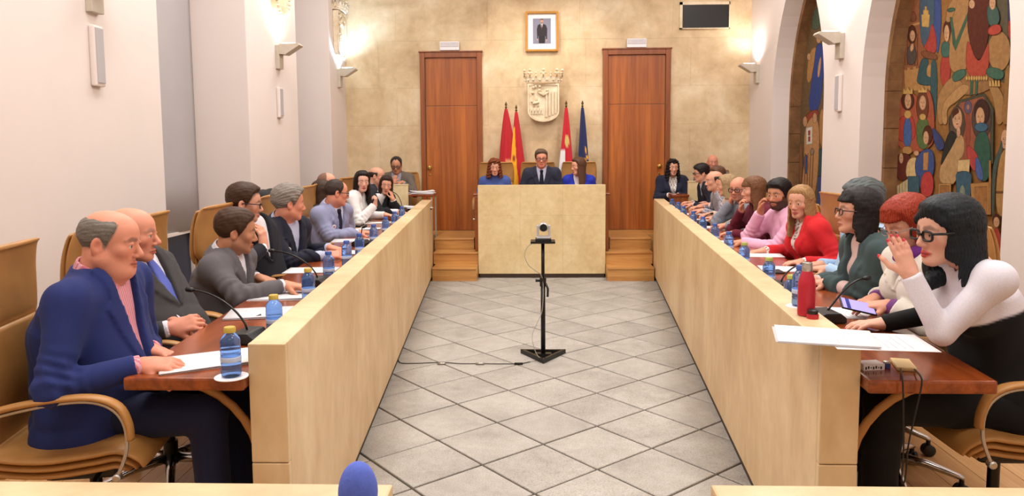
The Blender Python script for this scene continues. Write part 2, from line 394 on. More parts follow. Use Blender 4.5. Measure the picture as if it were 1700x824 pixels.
# ------------------------------------------------------------ murals in the arches
def mural(name, label, X, bounds, shapes):
    m = MB(); y0, y1, z0, z1 = bounds
    m.box(X, X + .012, y0, y1, z0, z1, rgb(136, 94, 50)); k = 0
    def flatpoly(pts, c):
        nonlocal k
        k += 1; xx = X - .00006 * k; P = [atx(p[0], p[1], X) for p in pts]
        ar = sum(P[i].y * P[(i + 1) % len(P)].z - P[(i + 1) % len(P)].y * P[i].z for i in range(len(P)))
        if ar > 0: P = P[::-1]
        m.add([(xx, p.y, p.z) for p in P], [tuple(range(len(P)))], c)
    for kind, geo, c in shapes:
        face = kind == 'e' and c == SK; gr = (c[0] + c[1] + c[2]) / 3; c = tuple((x * .82 + gr * .18) * .95 for x in c[:3]) + (1,)
        if kind == 'e':
            cx, cy, rx, ry = geo; pts = [(cx + rx * math.cos(a), cy + ry * math.sin(a)) for a in [2 * math.pi * i / 22 for i in range(22)]]
        else: pts = list(geo)
        if kind == 's':                                # smooth the corners
            for _ in range(2):
                q = []
                for i in range(len(pts)):
                    a, b = pts[i], pts[(i + 1) % len(pts)]
                    q += [(a[0] * .75 + b[0] * .25, a[1] * .75 + b[1] * .25), (a[0] * .25 + b[0] * .75, a[1] * .25 + b[1] * .75)]
                pts = q
        cx = sum(p[0] for p in pts) / len(pts); cy = sum(p[1] for p in pts) / len(pts)
        big = []
        for p in pts:
            dx, dy = p[0] - cx, p[1] - cy; L = math.hypot(dx, dy) or 1; big.append((p[0] + dx / L * .9, p[1] + dy / L * .9))
        flatpoly(big, tuple(x * .42 for x in c[:3]) + (1,)); flatpoly(pts, c)
        if face and geo[3] > 5:                      # painted brows, eyes, nose and mouth
            dk = rgb(70, 36, 22); ex, ey, ea, eb = geo
            for sx in (-1, 1):
                bx_ = ex + sx * ea * .42; flatpoly([(bx_ - ea * .26, ey - eb * .12), (bx_, ey - eb * .2), (bx_ + ea * .26, ey - eb * .12), (bx_, ey - eb * .15)], dk); flatpoly([(bx_ - ea * .2, ey), (bx_, ey - eb * .06), (bx_ + ea * .2, ey), (bx_, ey + eb * .05)], dk)
            flatpoly([(ex - ea * .05, ey - eb * .1), (ex + ea * .08, ey - eb * .1), (ex + ea * .16, ey + eb * .28), (ex - ea * .1, ey + eb * .3)], tuple(x * .75 for x in c[:3]) + (1,)); flatpoly([(ex - ea * .3, ey + eb * .5), (ex, ey + eb * .45), (ex + ea * .3, ey + eb * .5), (ex, ey + eb * .58)], rgb(140, 50, 36))
    o = m.build(name, 'paint', colr=True)
    # triangulate so that concave outlines fill properly
    bm = bmesh.new(); bm.from_mesh(o.data); bmesh.ops.triangulate(bm, faces=[f for f in bm.faces if len(f.verts) > 4], ngon_method='EAR_CLIP'); bm.to_mesh(o.data); bm.free()
    return tag(o, label, 'mural')
def z1(pts): return [(1470 + x / 4.122, y / 4.12) for x, y in pts]
def z2(pts): return [(1470 + x / 4.122, 150 + y / 4.12) for x, y in pts]
def e1(x, y, a, b): return (1470 + x / 4.122, y / 4.12, a / 4.122, b / 4.12)
def e2(x, y, a, b): return (1470 + x / 4.122, 150 + y / 4.12, a / 4.122, b / 4.12)
SK = rgb(198, 146, 98); HO = rgb(164, 116, 56); HR = rgb(84, 40, 20); TEAL = rgb(52, 82, 84); GRN = rgb(62, 92, 68); RED = rgb(168, 50, 28); BLU = rgb(56, 74, 128); OCH = rgb(178, 124, 54); GLD = rgb(196, 150, 62)
S = []
S += [('p', z1([(60, -120), (260, -160), (260, 420), (130, 580), (80, 700)]), rgb(146, 84, 40)), ('p', z1([(560, -160), (960, -160), (960, 600), (560, 500)]), rgb(92, 82, 56))]
for i in range(6): S.append(('p', z1([(130 + i * 17, 240), (138 + i * 17, 235), (138 + i * 17, 440), (130 + i * 17, 445)]), rgb(120, 62, 28)))
S += [('p', z1([(140, 180), (235, 150), (235, 165), (140, 195)]), OCH), ('s', z1([(165, 150), (190, 60), (220, 140)]), rgb(128, 70, 36))]
S += [('p', z1([(130, 480), (150, 480), (150, 462), (170, 462), (170, 478), (190, 474), (190, 456), (210, 454), (210, 470), (320, 440), (320, 620), (135, 620)]), OCH)]
S += [('e', e1(182, 235, 28, 62), HR), ('e', e1(186, 245, 16, 36), SK), ('s', z1([(150, 320), (205, 300), (215, 430), (150, 450)]), rgb(84, 72, 60)), ('s', z1([(170, 320), (190, 290), (195, 330), (175, 360)]), SK)]
S += [('s', z1([(325, -150), (378, -150), (384, 200), (360, 400), (338, 260), (325, 160)]), BLU), ('s', z1([(240, -150), (335, -150), (335, 180), (300, 335), (250, 310), (236, 160)]), rgb(66, 88, 104)),
      ('p', z1([(252, 180), (250, 100), (262, 100), (262, 70), (272, 70), (272, 45), (284, 45), (284, 70), (296, 72), (296, 100), (304, 100), (298, 185)]), GLD),
      ('s', z1([(318, 140), (350, 250), (350, 380), (255, 330), (300, 270)]), RED), ('s', z1([(250, 340), (355, 372), (355, 415), (248, 388)]), rgb(124, 70, 34)),
      ('s', z1([(250, 395), (306, 408), (270, 515), (335, 535), (335, 585), (214, 578), (228, 500)]), TEAL), ('s', z1([(306, 408), (360, 408), (350, 840), (318, 840)]), TEAL)]
S += [('s', z1([(384, 600), (378, 440), (392, 380), (446, 385), (444, 560)]), RED), ('s', z1([(384, 390), (388, 285), (442, 285), (444, 392)]), rgb(60, 98, 84)), ('e', e1(424, 205, 24, 62), HR), ('e', e1(422, 228, 16, 56), SK)]
S += [('s', z1([(455, -120), (580, -120), (590, 100), (570, 470), (505, 510), (436, 470), (446, 260), (470, 120)]), HO), ('s', z1([(418, 110), (440, 20), (500, -30), (480, 70), (450, 150), (420, 150)]), HO),
      ('s', z1([(470, 500), (560, 470), (700, 500), (760, 560), (700, 625), (560, 655), (480, 620)]), rgb(146, 100, 48)), ('e', e1(782, 350, 76, 135), HO),
      ('s', z1([(470, 520), (550, 580), (470, 640), (398, 720), (404, 850), (362, 850), (356, 660), (420, 560)]), HO), ('s', z1([(540, 570), (590, 600), (500, 690), (420, 740), (430, 850), (392, 850), (388, 720), (470, 620)]), rgb(176, 128, 66)),
      ('s', z1([(700, 560), (770, 580), (828, 700), (806, 850), (760, 850), (752, 700)]), HO),
      ('p', z1([(446, 120), (462, 120), (486, 280), (580, 50), (594, 60), (484, 345), (466, 300)]), GRN), ('s', z1([(430, 60), (478, 52), (478, 74), (432, 84)]), GRN),
      ('s', z1([(560, 260), (600, 330), (640, 440), (690, 340), (712, 270), (712, 530), (556, 540)]), rgb(172, 58, 26)), ('s', z1([(590, -120), (705, -120), (716, 180), (694, 330), (640, 430), (590, 330), (562, 150)]), rgb(92, 40, 22)), ('e', e1(596, 28, 18, 28), SK),
      ('s', z1([(462, 500), (552, 465), (556, 520), (470, 570)]), rgb(64, 100, 78)), ('s', z1([(700, 455), (820, 480), (806, 552), (698, 522)]), rgb(64, 100, 78)),
      ('p', z1([(588, 545), (606, 545), (600, 650), (582, 650)]), GRN), ('p', z1([(622, 545), (640, 545), (634, 645), (618, 648)]), GRN)]
for i in range(9): S.append(('e', e1(562 + i * 17, 535, 6, 14), GLD))
for i in range(4): S.append(('p', z1([(718 + i * 20, 552), (728 + i * 20, 552), (732 + i * 20, 590), (716 + i * 20, 590)]), GLD))
S += [('s', z1([(700, 30), (770, 30), (796, 160), (712, 190)]), rgb(66, 92, 80)), ('e', e1(740, 20, 20, 44), SK), ('s', z1([(712, 185), (790, 160), (804, 225), (712, 245)]), rgb(176, 56, 30)),
      ('p', z1([(842, -120), (880, -120), (880, 280), (848, 255)]), rgb(62, 58, 92)), ('s', z1([(846, 140), (880, 140), (880, 270), (850, 262)]), RED), ('s', z1([(828, 470), (866, 430), (864, 850), (798, 850), (822, 620)]), rgb(148, 102, 42))]
S += [('s', z2([(74, 420), (84, 160), (130, 10), (200, 20), (232, 60), (262, -10), (312, 0), (340, 120), (345, 420)]), rgb(164, 72, 34)),
      ('e', e2(160, 72, 42, 62), HR), ('s', z2([(76, 350), (96, 195), (160, 165), (204, 190), (218, 350)]), rgb(172, 50, 26)), ('s', z2([(136, 190), (182, 190), (188, 385), (128, 385)]), rgb(58, 92, 150)), ('e', e2(160, 165, 22, 26), GLD), ('e', e2(162, 74, 21, 50), SK),
      ('p', z2([(130, 24), (132, -14), (146, 6), (160, -22), (174, 6), (192, -14), (194, 24)]), GLD), ('s', z2([(124, 386), (188, 386), (186, 436), (126, 436)]), OCH), ('s', z2([(70, 440), (190, 430), (168, 620), (76, 610)]), rgb(98, 38, 22)), ('e', e2(116, 465, 12, 34), SK),
      ('e', e2(262, 110, 40, 110), rgb(106, 56, 24)), ('s', z2([(222, 210), (262, 190), (306, 205), (312, 400), (226, 400)]), rgb(84, 106, 54)), ('e', e2(264, 85, 21, 48), SK), ('e', e2(264, 182, 20, 20), GLD), ('p', z2([(234, 14), (236, -18), (250, 2), (264, -26), (278, 2), (292, -18), (294, 14)]), GLD),
      ('s', z2([(160, 470), (236, 455), (240, 590), (146, 610)]), rgb(208, 172, 104)), ('s', z2([(206, 500), (250, 420), (300, 400), (340, 420), (344, 560), (290, 680), (240, 670)]), BLU), ('s', z2([(262, 560), (336, 560), (336, 730), (246, 720)]), rgb(184, 44, 32)), ('p', z2([(272, 430), (304, 425), (298, 545), (268, 545)]), OCH), ('e', e2(300, 305, 32, 62), HR), ('e', e2(288, 325, 17, 44), SK), ('e', e2(222, 430, 16, 16), SK),
      ('p', z2([(164, 590), (242, 590), (242, 700), (164, 700)]), rgb(58, 88, 100))]
for i in range(4): S.append(('p', z2([(90 + i * 19, 655 - i * 12), (106 + i * 19, 645 - i * 12), (106 + i * 19, 720), (90 + i * 19, 720)]), rgb(190, 168, 116)))
S += [('s', z2([(330, 240), (400, 330), (420, 390), (370, 420), (340, 330)]), rgb(54, 62, 110)), ('p', z2([(446, 190), (520, 72), (690, 22), (752, 130), (750, 500), (460, 500)]), rgb(74, 74, 52)), ('p', z2([(466, 190), (528, 86), (684, 42), (730, 140), (730, 480), (470, 480)]), rgb(150, 78, 44)),
      ('e', e2(578, 115, 24, 45), rgb(92, 76, 100)), ('e', e2(578, 115, 10, 18), rgb(150, 110, 90)), ('s', z2([(560, 160), (600, 160), (590, 420), (566, 420)]), rgb(140, 62, 34)),
      ('e', e2(505, 230, 52, 120), rgb(84, 66, 50)), ('e', e2(672, 200, 66, 140), rgb(84, 62, 52)),
      ('s', z2([(430, 440), (520, 290), (556, 340), (548, 450), (505, 480), (500, 650), (380, 640), (386, 520)]), rgb(180, 136, 78)), ('s', z2([(452, 265), (510, 312), (446, 420), (384, 540), (410, 400)]), rgb(48, 46, 38)), ('e', e2(505, 195, 32, 70), SK), ('s', z2([(474, 200), (478, 140), (505, 120), (520, 150), (490, 165)]), HR), ('e', e2(514, 285, 11, 36), SK),
      ('s', z2([(636, 290), (726, 280), (736, 560), (694, 640), (632, 560), (616, 450)]), rgb(50, 88, 70)), ('e', e2(676, 150, 50, 82), rgb(68, 38, 26)), ('e', e2(664, 182, 28, 64), SK), ('e', e2(672, 252, 44, 28), rgb(56, 94, 114)), ('s', z2([(566, 365), (632, 415), (656, 480), (632, 570), (582, 490)]), rgb(174, 52, 42)), ('s', z2([(628, 455), (660, 470), (694, 620), (638, 605)]), rgb(66, 88, 146)),
      ('p', z2([(514, 480), (592, 474), (588, 562), (508, 556)]), rgb(202, 166, 100)), ('s', z2([(496, 556), (606, 556), (602, 640), (584, 840), (506, 840), (502, 640)]), rgb(54, 88, 104)), ('e', e2(542, 705, 18, 55), rgb(120, 130, 110)),
      ('p', z2([(378, 640), (464, 640), (464, 800), (378, 800)]), rgb(172, 120, 50)), ('p', z2([(390, 655), (452, 655), (452, 800), (390, 800)]), rgb(150, 98, 38)), ('p', z2([(600, 640), (724, 630), (724, 850), (612, 850)]), rgb(176, 120, 46)), ('p', z2([(630, 664), (712, 660), (712, 850), (634, 850)]), rgb(160, 104, 40)), ('p', z2([(726, 480), (740, 480), (740, 850), (726, 850)]), rgb(160, 110, 48)),
      ('s', z2([(790, 470), (850, 380), (870, 420), (870, 860), (766, 860)]), rgb(172, 124, 54)), ('e', e2(836, 335, 26, 64), SK), ('p', z2([(778, 690), (860, 690), (860, 706), (776, 706)]), rgb(110, 70, 34)), ('s', z2([(752, 500), (800, 400), (812, 330), (824, 400), (770, 560), (762, 860), (744, 860)]), rgb(70, 84, 74))]
for i in range(10):                                  # robed figures along the lower edge and the near side
    x = 1486 + i * 27; cR = (RED, OCH, TEAL, rgb(110, 60, 34), BLU, GRN)[i % 6]
    S += [('s', [(x, 560), (x + 3, 400 + 12 * (i % 3)), (x + 12, 372 + 12 * (i % 3)), (x + 22, 400 + 12 * (i % 3)), (x + 27, 560)], cR), ('e', (x + 12, 366 + 12 * (i % 3), 6, 10), HR), ('e', (x + 12, 369 + 12 * (i % 3), 4.6, 8), SK)]
for i in range(6):
    x = 1692 + (i % 2) * 36; y = 60 + (i // 2) * 105; cR = (GRN, RED, OCH, BLU, rgb(110, 60, 34), TEAL)[i]
    S += [('s', [(x, y + 100), (x + 4, y + 30), (x + 16, y + 12), (x + 30, y + 30), (x + 34, y + 100)], cR), ('e', (x + 16, y + 2, 8, 13), HR), ('e', (x + 16, y + 5, 6, 10.5), SK)]
mural('mural', 'painted mural of a horse, rider and seated scribes in the nearer arch', XW_R + .32, (4.4, 6.7, .1, 3.6), S)
def q(pts): return [(1300 + x / 2.5, y / 2.5) for x, y in pts]
S = [('p', q([(40, 300), (150, -60), (190, -60), (190, 860), (40, 860)]), rgb(112, 84, 48)), ('s', q([(118, 60), (150, 20), (160, 110), (120, 130)]), rgb(80, 90, 70)),
     ('s', q([(96, 330), (110, 215), (138, 190), (140, 240), (112, 350)]), OCH), ('s', q([(128, 280), (136, 190), (160, 175), (172, 240), (154, 465), (102, 460), (118, 340)]), rgb(48, 68, 136)), ('e', (1300 + 148 / 2.5, 162 / 2.5, 3.4, 6.5), SK), ('s', q([(150, 250), (160, 230), (152, 320), (142, 320)]), SK), ('e', (1300 + 108 / 2.5, 236 / 2.5, 2.6, 5.5), SK),
     ('s', q([(90, 480), (140, 450), (152, 480), (100, 510)]), rgb(150, 60, 30)), ('s', q([(88, 540), (120, 480), (148, 500), (152, 600), (136, 830), (72, 830), (90, 660)]), rgb(190, 134, 72)), ('e', (1300 + 92 / 2.5, 505 / 2.5, 3, 8), SK), ('e', (1300 + 133 / 2.5, 490 / 2.5, 3, 8), SK),
     ('p', q([(98, 532), (122, 526), (122, 596), (98, 600)]), rgb(214, 204, 184)), ('p', q([(106, 545), (113, 543), (113, 560), (106, 561)]), RED), ('p', q([(106, 570), (113, 568), (113, 585), (106, 586)]), RED), ('s', q([(86, 650), (104, 640), (104, 720), (90, 720)]), BLU), ('e', (1300 + 122 / 2.5, 630 / 2.5, 2.6, 5.5), rgb(150, 120, 90)),
     ('s', q([(152, 470), (170, 440), (172, 620), (154, 600)]), OCH), ('p', q([(150, 620), (172, 620), (172, 730), (148, 730)]), TEAL), ('p', q([(146, 735), (172, 735), (172, 860), (142, 860)]), BLU), ('s', q([(70, 600), (82, 590), (80, 760), (68, 760)]), rgb(140, 90, 44))]
for i in range(4): S.append(('p', q([(92 + i * 11, 640), (95 + i * 11, 640), (90 + i * 10, 830), (86 + i * 10, 830)]), rgb(146, 96, 48)))
for i in range(12):
    x = 1374 + (i % 3) * 20; y = 40 + (i // 3) * 78; cR = (OCH, RED, BLU, GRN, rgb(110, 60, 34), TEAL)[(i * 5) % 6]
    S += [('s', [(x, y + 74), (x + 2, y + 22), (x + 9, y + 8), (x + 16, y + 22), (x + 18, y + 74)], cR), ('e', (x + 9, y, 4.4, 9), HR), ('e', (x + 9, y + 2, 3.4, 7), SK)]
mural('mural', 'narrow painted mural with blue-robed figure in the farther arch', XW_R + .32, (7.3, 9.15, .1, 3.7), S)

# ------------------------------------------------------------ wall lights, plates, carved arms
def sconce(x, y, side, color, power, label):
    t = thing('wall_sconce', label, 'wall light', (x, y, 2.35), 0, 'uplighter sconces along the side walls'); s = side
    MB().box(min(0, s * .04), max(0, s * .04), -.06, .06, 0, .23).build('bracket', 'sconce', t, bevel=.004)
    MB().prism([(s * .04, -.065, .24), (s * .23, -.065, .245), (s * .245, -.065, .225), (s * .10, -.065, .135), (s * .04, -.065, .14)], (0, .13, 0)).build('lamp_head', 'sconce', t, bevel=.004)
    MB().box(min(s * .06, s * .19), max(s * .06, s * .19), -.05, .05, .247, .251).build('lamp_glass', lamp_mat('sconce_glow', color + (1,), 6), t)
    l = bpy.data.lights.new('sconce_light', 'SPOT'); l.energy = power; l.color = color; l.spot_size = R_(150); l.spot_blend = .8; l.shadow_soft_size = .04
    o = bpy.data.objects.new('sconce_light', l); col.objects.link(o); o.location = (x + s * .12, y, 2.35 + .27); o.rotation_euler = (R_(180), R_(-12 * s), 0)
sconce(XW_L, 4.28, 1, WARM, 16, 'sconce on the nearest white pier, only its underside in view')
sconce(XW_L, 7.36, 1, (1, .80, .62), 24, 'angular metal sconce under the oval medallion')
sconce(XW_L, 9.62, 1, (.50, .72, 1), 62, 'cool bright sconce beside crowned shield by the back wall')
sconce(XW_R, 7.02, -1, (1, .82, .74), 24, 'angular metal sconce between the two painted arches')
sconce(XW_R, 9.62, -1, (1, .86, .80), 26, 'small sconce at the right end of the sandstone wall')
def plate(x, y, z0, z1_, side, label):
    t = thing('wall_speaker', label, 'wall speaker', (x, y, z0), 0, 'slim wall speakers below the sconces'); s = side
    MB().box(min(0, s * .035), max(0, s * .035), -.05, .05, 0, z1_ - z0).build('housing', 'white', t, bevel=.012)
    MB().box(min(s * .034, s * .04), max(s * .034, s * .04), -.038, .038, .02, z1_ - z0 - .015).build('grille', 'greyw', t, bevel=.002)
plate(XW_L, 4.28, 1.93, 2.28, 1, 'slim white wall speaker on the nearest left pier')
plate(XW_L, 7.34, 1.87, 2.17, 1, 'slim wall speaker under the sconce on the second left pier')
plate(XW_R, 7.02, 1.87, 2.21, -1, 'slim wall speaker under the sconce between the arches')

def crest(name, label, w, h, M4):
    t = thing(name, label, 'coat of arms'); t.matrix_world = M4
    def outline(k, hh=1):
        pts = [(-w / 2 * k, h / 2 * k), (w / 2 * k, h / 2 * k), (w / 2 * k, -h * .22 * k)]
        for i in range(1, 12): a = math.pi * i / 12; pts.append((w / 2 * k * math.cos(a), -h * .22 * k - math.sin(a) * h * .28 * k))
        pts.append((-w / 2 * k, -h * .22 * k)); return pts
    MB().box(-w * .25, w * .25, 0, .05, -h * .2, h * .3).build('wall_mount', 'plaster', t)
    MB().prism([(x, 0, z) for x, z in outline(1)][::-1], (0, -.06, 0)).build('shield', 'plaster', t, bevel=.012)
    ring = MB(); o1, o2 = outline(1), outline(.9)
    for i in range(len(o1)):
        j = (i + 1) % len(o1); ring.prism([(o1[i][0], -.06, o1[i][1]), (o1[j][0], -.06, o1[j][1]), (o2[j][0], -.06, o2[j][1]), (o2[i][0], -.06, o2[i][1])], (0, -.012, 0))
    ring.build('border', 'plaster', t)
    for i in range(4):
        x = w * (.07 + .1 * i); MB().box(x, x + w * .05, -.078, -.06, -h * (.38 - .03 * i), h * .30).build('relief_bar', 'plaster', t, bevel=.003)
    for i in range(4):
        x = w * (-.42 + .1 * i); m = MB(); n = 6
        pts = [(x, -.06, -h * .30), (x, -.06, -h * .14), (x + w * .09, -.06, -h * .14), (x + w * .09, -.06, -h * .30), (x + w * .065, -.06, -h * .30), (x + w * .06, -.06, -h * .22), (x + w * .045, -.06, -h * .19), (x + w * .03, -.06, -h * .22), (x + w * .025, -.06, -h * .30)]
        MB().prism(pts, (0, -.015, 0)).build('bridge_arch', 'plaster', t)
    m = MB(); bx = -w * .24
    m.tube([(bx - w * .1, -.07, -h * .03), (bx, -.075, 0), (bx + w * .1, -.07, h * .01)], [.016, .02, .014], 8); m.ball((bx - w * .13, -.075, h * .03), .013)
    for dx in (-.08, -.03, .05, .09): m.tube([(bx + w * dx, -.07, -h * .03), (bx + w * dx, -.07, -h * .12)], .005, 6)
    m.build('bull_relief', 'plaster', t, smooth=True)
    m = MB(); m.tube([(bx, -.07, 0), (bx + .01, -.07, h * .16)], .008, 6)
    for dx, dz in ((-.04, .1), (.04, .12), (0, .18), (-.03, .17), (.05, .18)): m.ball((bx + dx * w / .4, -.07, dz * h / .5 + .03), .02)
    m.build('tree_relief', 'plaster', t, smooth=True, kind='stuff')
    m = MB()
    for dx in (-.06, .06): m.tube([(dx * w / .4, -.068, h * .28), (0, -.074, h * .18)], [.02, .012], 8)
    for dx in (-.05, .05): m.ball((dx * w / .4, -.075, h * .32), .02)
    m.build('eagle_relief', 'plaster', t, smooth=True)
    cw = w * 1.2; zb = h / 2 + .01; m = MB(); n = 20
    vs_ = []
    for i in range(n + 1):                     # bowed crown band
        a = math.pi * i / n; x = -cw / 2 * math.cos(a); y = -.02 - .09 * math.sin(a); vs_ += [(x * .92, y, zb + .0), (x, y - .012, zb + .075), (x * .92, y + .03, zb + .075), (x * .84, y + .03, zb)]
    fs = [f for i in range(n) for f in [tuple(4 * i + b + 4 * e for b, e in ((k, 0), ((k + 1) % 4, 0), ((k + 1) % 4, 1), (k, 1))) for k in range(4)]] + [(3, 2, 1, 0), tuple(4 * n + k for k in range(4))]
    m.add(vs_, fs); cr = m.build('crown', 'plaster', t, smooth='auto')
    for i in range(9):
        a = math.pi * i / 8; x = -cw / 2 * math.cos(a); y = -.03 - .09 * math.sin(a); m = MB(); b = i % 2 == 0
        m.tube([(x, y, zb + .07), (x, y, zb + (.15 if b else .11))], [.012, .006], 6); m.ball((x, y, zb + (.165 if b else .125)), .02 if b else .014)
        if b:
            for dx in (-.03, .03): m.ball((x + dx * abs(math.sin(a)) + .0, y - .01, zb + .125), .014); m.ball((x, y - .02, zb + .10), .012)
        m.build('fleuron', 'plaster', cr, smooth=True)
    for i in range(8):
        a = math.pi * (i + .5) / 8; MB().ball((-cw / 2 * .97 * math.cos(a), -.032 - .09 * math.sin(a), zb + .035), (.014, .01, .012)).build('crown_gem', 'plaster', cr, smooth=True)
crest('crowned_coat_of_arms', 'carved stone shield with crown, above the presiding table', .416, .50, Matrix.Translation((.08, Y_B - .045, 2.145)))
crest('crowned_coat_of_arms', 'carved crowned shield high on the left end pier', .40, .60, Matrix.Translation((XW_L, 9.62, 3.0)) @ Matrix.Rotation(R_(90), 4, 'Z'))
t = thing('oval_medallion', 'oval carved wreath medallion above the left sconce, cut by the frame top', 'medallion', (XW_L, 7.40, 3.12))
rot = Matrix.Rotation(R_(90), 3, 'Y')
m = MB(); m.lathe([(.24, 0), (.24, .05), (.2, .06), (.02, .065)], 28, (0, 0, 0), m=Matrix.Diagonal((1, .85, 1.15)) @ rot); m.build('disc', 'plaster', t, smooth='auto')
for k in range(30):
    a = 2 * math.pi * k / 30; MB().ball((.06, .185 * math.cos(a), .25 * math.sin(a)), (.025, .024, .026), nu=8, nv=6).build('wreath_leaf', 'plaster', t, smooth=True)
for dz in (-.08, 0, .08): MB().box(.05, .08, -.08 + abs(dz) * .4, .08 - abs(dz) * .4, dz - .012, dz + .012).build('relief_bar', 'plaster', t, bevel=.004)
MB().box(.05, .085, -.012, .012, -.14, .14).build('relief_bar', 'plaster', t, bevel=.004)

# framed photograph
t = thing('framed_portrait', 'gilt framed photograph of a standing man in dark suit, on the sandstone wall', 'picture', (.063, Y_B, 2.82)); w, h = .218, .52
for a in ((-w, -w + .03, 0, h), (w - .03, w, 0, h), (-w + .03, w - .03, 0, .03), (-w + .03, w - .03, h - .03, h)): MB().box(a[0], a[1], -.045, 0, a[2], a[3]).build('frame_bar', 'gilt', t, bevel=.006)
MB().box(-w + .03, w - .03, -.02, -.005, .03, h - .03).build('mount', 'paper', t)
m = MB(); m.box(-.118, .118, -.024, -.02, .105, .43, rgb(132, 134, 156)); k = [0]
def flat(pts, c): k[0] += 1; m.add([(x, -.0245 - .0003 * k[0], z) for x, z in pts], [tuple(range(len(pts)))[::-1]] if sum(pts[i][0] * pts[(i + 1) % len(pts)][1] - pts[(i + 1) % len(pts)][0] * pts[i][1] for i in range(len(pts))) < 0 else [tuple(range(len(pts)))], c)
def ell(cx, cz, a, b): return [(cx + a * math.cos(i * .5236), cz + b * math.sin(i * .5236)) for i in range(12)]
flat([(-.04, .108), (.04, .108), (.045, .24), (-.045, .24)], rgb(30, 28, 32)); flat([(-.062, .16), (-.05, .16), (-.05, .2), (.052, .2), (.052, .15), (.068, .15), (.07, .3), (.052, .345), (.015, .36), (-.015, .36), (-.052, .345), (-.066, .29)], rgb(38, 34, 40))
flat([(-.014, .36), (.014, .36), (.002, .29), (-.002, .29)], rgb(226, 226, 232)); flat([(-.005, .355), (.005, .355), (.006, .29), (0, .28), (-.004, .29)], rgb(96, 40, 60)); flat(ell(0, .39, .022, .03), rgb(196, 150, 128)); flat([(-.022, .395), (-.02, .42), (0, .428), (.02, .42), (.022, .395), (.016, .41), (-.016, .41)], rgb(96, 84, 76)); flat(ell(0, .372, .016, .013), rgb(150, 124, 108)); flat(ell(-.057, .155, .009, .013), rgb(196, 150, 128)); flat(ell(.06, .148, .009, .013), rgb(196, 150, 128))
m.build('photograph', 'gloss', t, colr=True)
for (x0, x1, z0, lab) in ((-1.285, -1.03, 2.845, 'white emergency light box above the left door'), (1.176, 1.43, 2.855, 'white emergency light box above the right door')):
    t = thing('emergency_light', lab, 'emergency light', ((x0 + x1) / 2, Y_B, z0), 0, 'emergency lights over the doors'); hw = (x1 - x0) / 2
    MB().box(-hw, hw, -.07, 0, 0, .115).build('housing', 'paper', t, bevel=.008); MB().box(-hw + .01, hw - .01, -.076, -.07, .045, .105).build('diffuser', 'paperb', t, bevel=.003)
t = thing('wall_hatch', 'black rectangular projection window with pale frame, high on the sandstone wall', 'wall opening', (2.19, Y_B, 3.09)); hw = .325
for a in ((-hw, -hw + .035, 0, .345), (hw - .012, hw, 0, .345), (-hw, hw, .31, .345), (-hw, hw, 0, .012)): MB().box(a[0], a[1], -.03, 0, a[2], a[3]).build('frame_bar', 'plaster', t)
MB().box(-hw + .03, hw - .01, -.018, 0, .01, .315).build('dark_pane', 'black', t)

# ------------------------------------------------------------ parapets, podium, steps
def parapet(label, xf, sg, y0, y1):
    t = thing('stone_parapet', label, 'parapet', (0, 0, 0))
    def pr(name, ya, yb, za, zb, a, b, mat='parapet', bev=.006):
        return MB().prism([(xf(ya) + sg * a, ya, za), (xf(ya) + sg * b, ya, za), (xf(yb) + sg * b, yb, za), (xf(yb) + sg * a, yb, za)], (0, 0, zb - za)).build(name, mat, t, bevel=bev)
    pr('wall_body', y0 + .03, y1, .045, PAR_H, 0, PAR_T); pr('end_slab', y0, y0 + .029, .045, .545, 0, PAR_T, bev=.004); pr('end_slab', y0, y0 + .029, .548, PAR_H, 0, PAR_T, bev=.004)
    pr('plinth', y0 + .02, y1, 0.0, .045, .012, PAR_T, 'dark', 0)
parapet('long left limestone parapet in front of the councillors in suits', XL, -1, PY0, PY1); parapet('long right limestone parapet below the red flask', XR, 1, PY0 + .02, PY1)
for lab, x0, x1, yf in (('low front parapet top crossing the bottom left corner', -2.3, -.272, 1.325), ('low front parapet top crossing the bottom right corner', .318, 2.5, 1.335)):
    t = thing('front_parapet', lab, 'parapet'); MB().box(x0, x1, yf - .12, yf, 0.0, .935).build('wall_body', 'parapet', t, bevel=.005); MB().box(x0, x1, yf - .01, yf + .006, 0, .045).build('plinth', 'dark', t)
t = thing('presiding_podium', 'tall limestone podium front below the three presiding people', 'podium', (.045, 8.80, 0)); hw = .758; H = 1.105
MB().box(-hw + .004, hw - .004, .012, .10, .05, H - .002).build('core', 'podium', t)
for i in range(3):
    for j in range(3):
        z0, z1_ = .05 + (H - .05) * j / 3, .05 + (H - .05) * (j + 1) / 3
        MB().box(-hw / 3 + .0004, hw / 3 - .0004, -.012, .011, .0004, z1_ - z0 - .0004).build('panel', 'podium', t, loc=(-hw + hw / 3 + i * 2 * hw / 3, 0, z0))
MB().box(-hw, hw, -.012, .10, H - .002, H + .008).build('coping', 'podium', t, bevel=.003); MB().box(-hw + .01, hw - .01, -.004, .1, 0, .05).build('plinth', 'dark', t)
t = thing('presiding_desk', 'brown wooden desk behind the limestone podium', 'desk', (.045, 8.91, 0))
MB().box(-hw - .05, hw + .05, 0, .38, .31, .975).build('body', 'frame', t, bevel=.004); MB().box(-hw + .06, hw - .06, 0, .38, .0, .31).build('pedestal', 'frame', t); MB().box(-hw - .07, hw + .07, -.0, .40, .977, 1.005).build('desktop', 'table', t, bevel=.006)
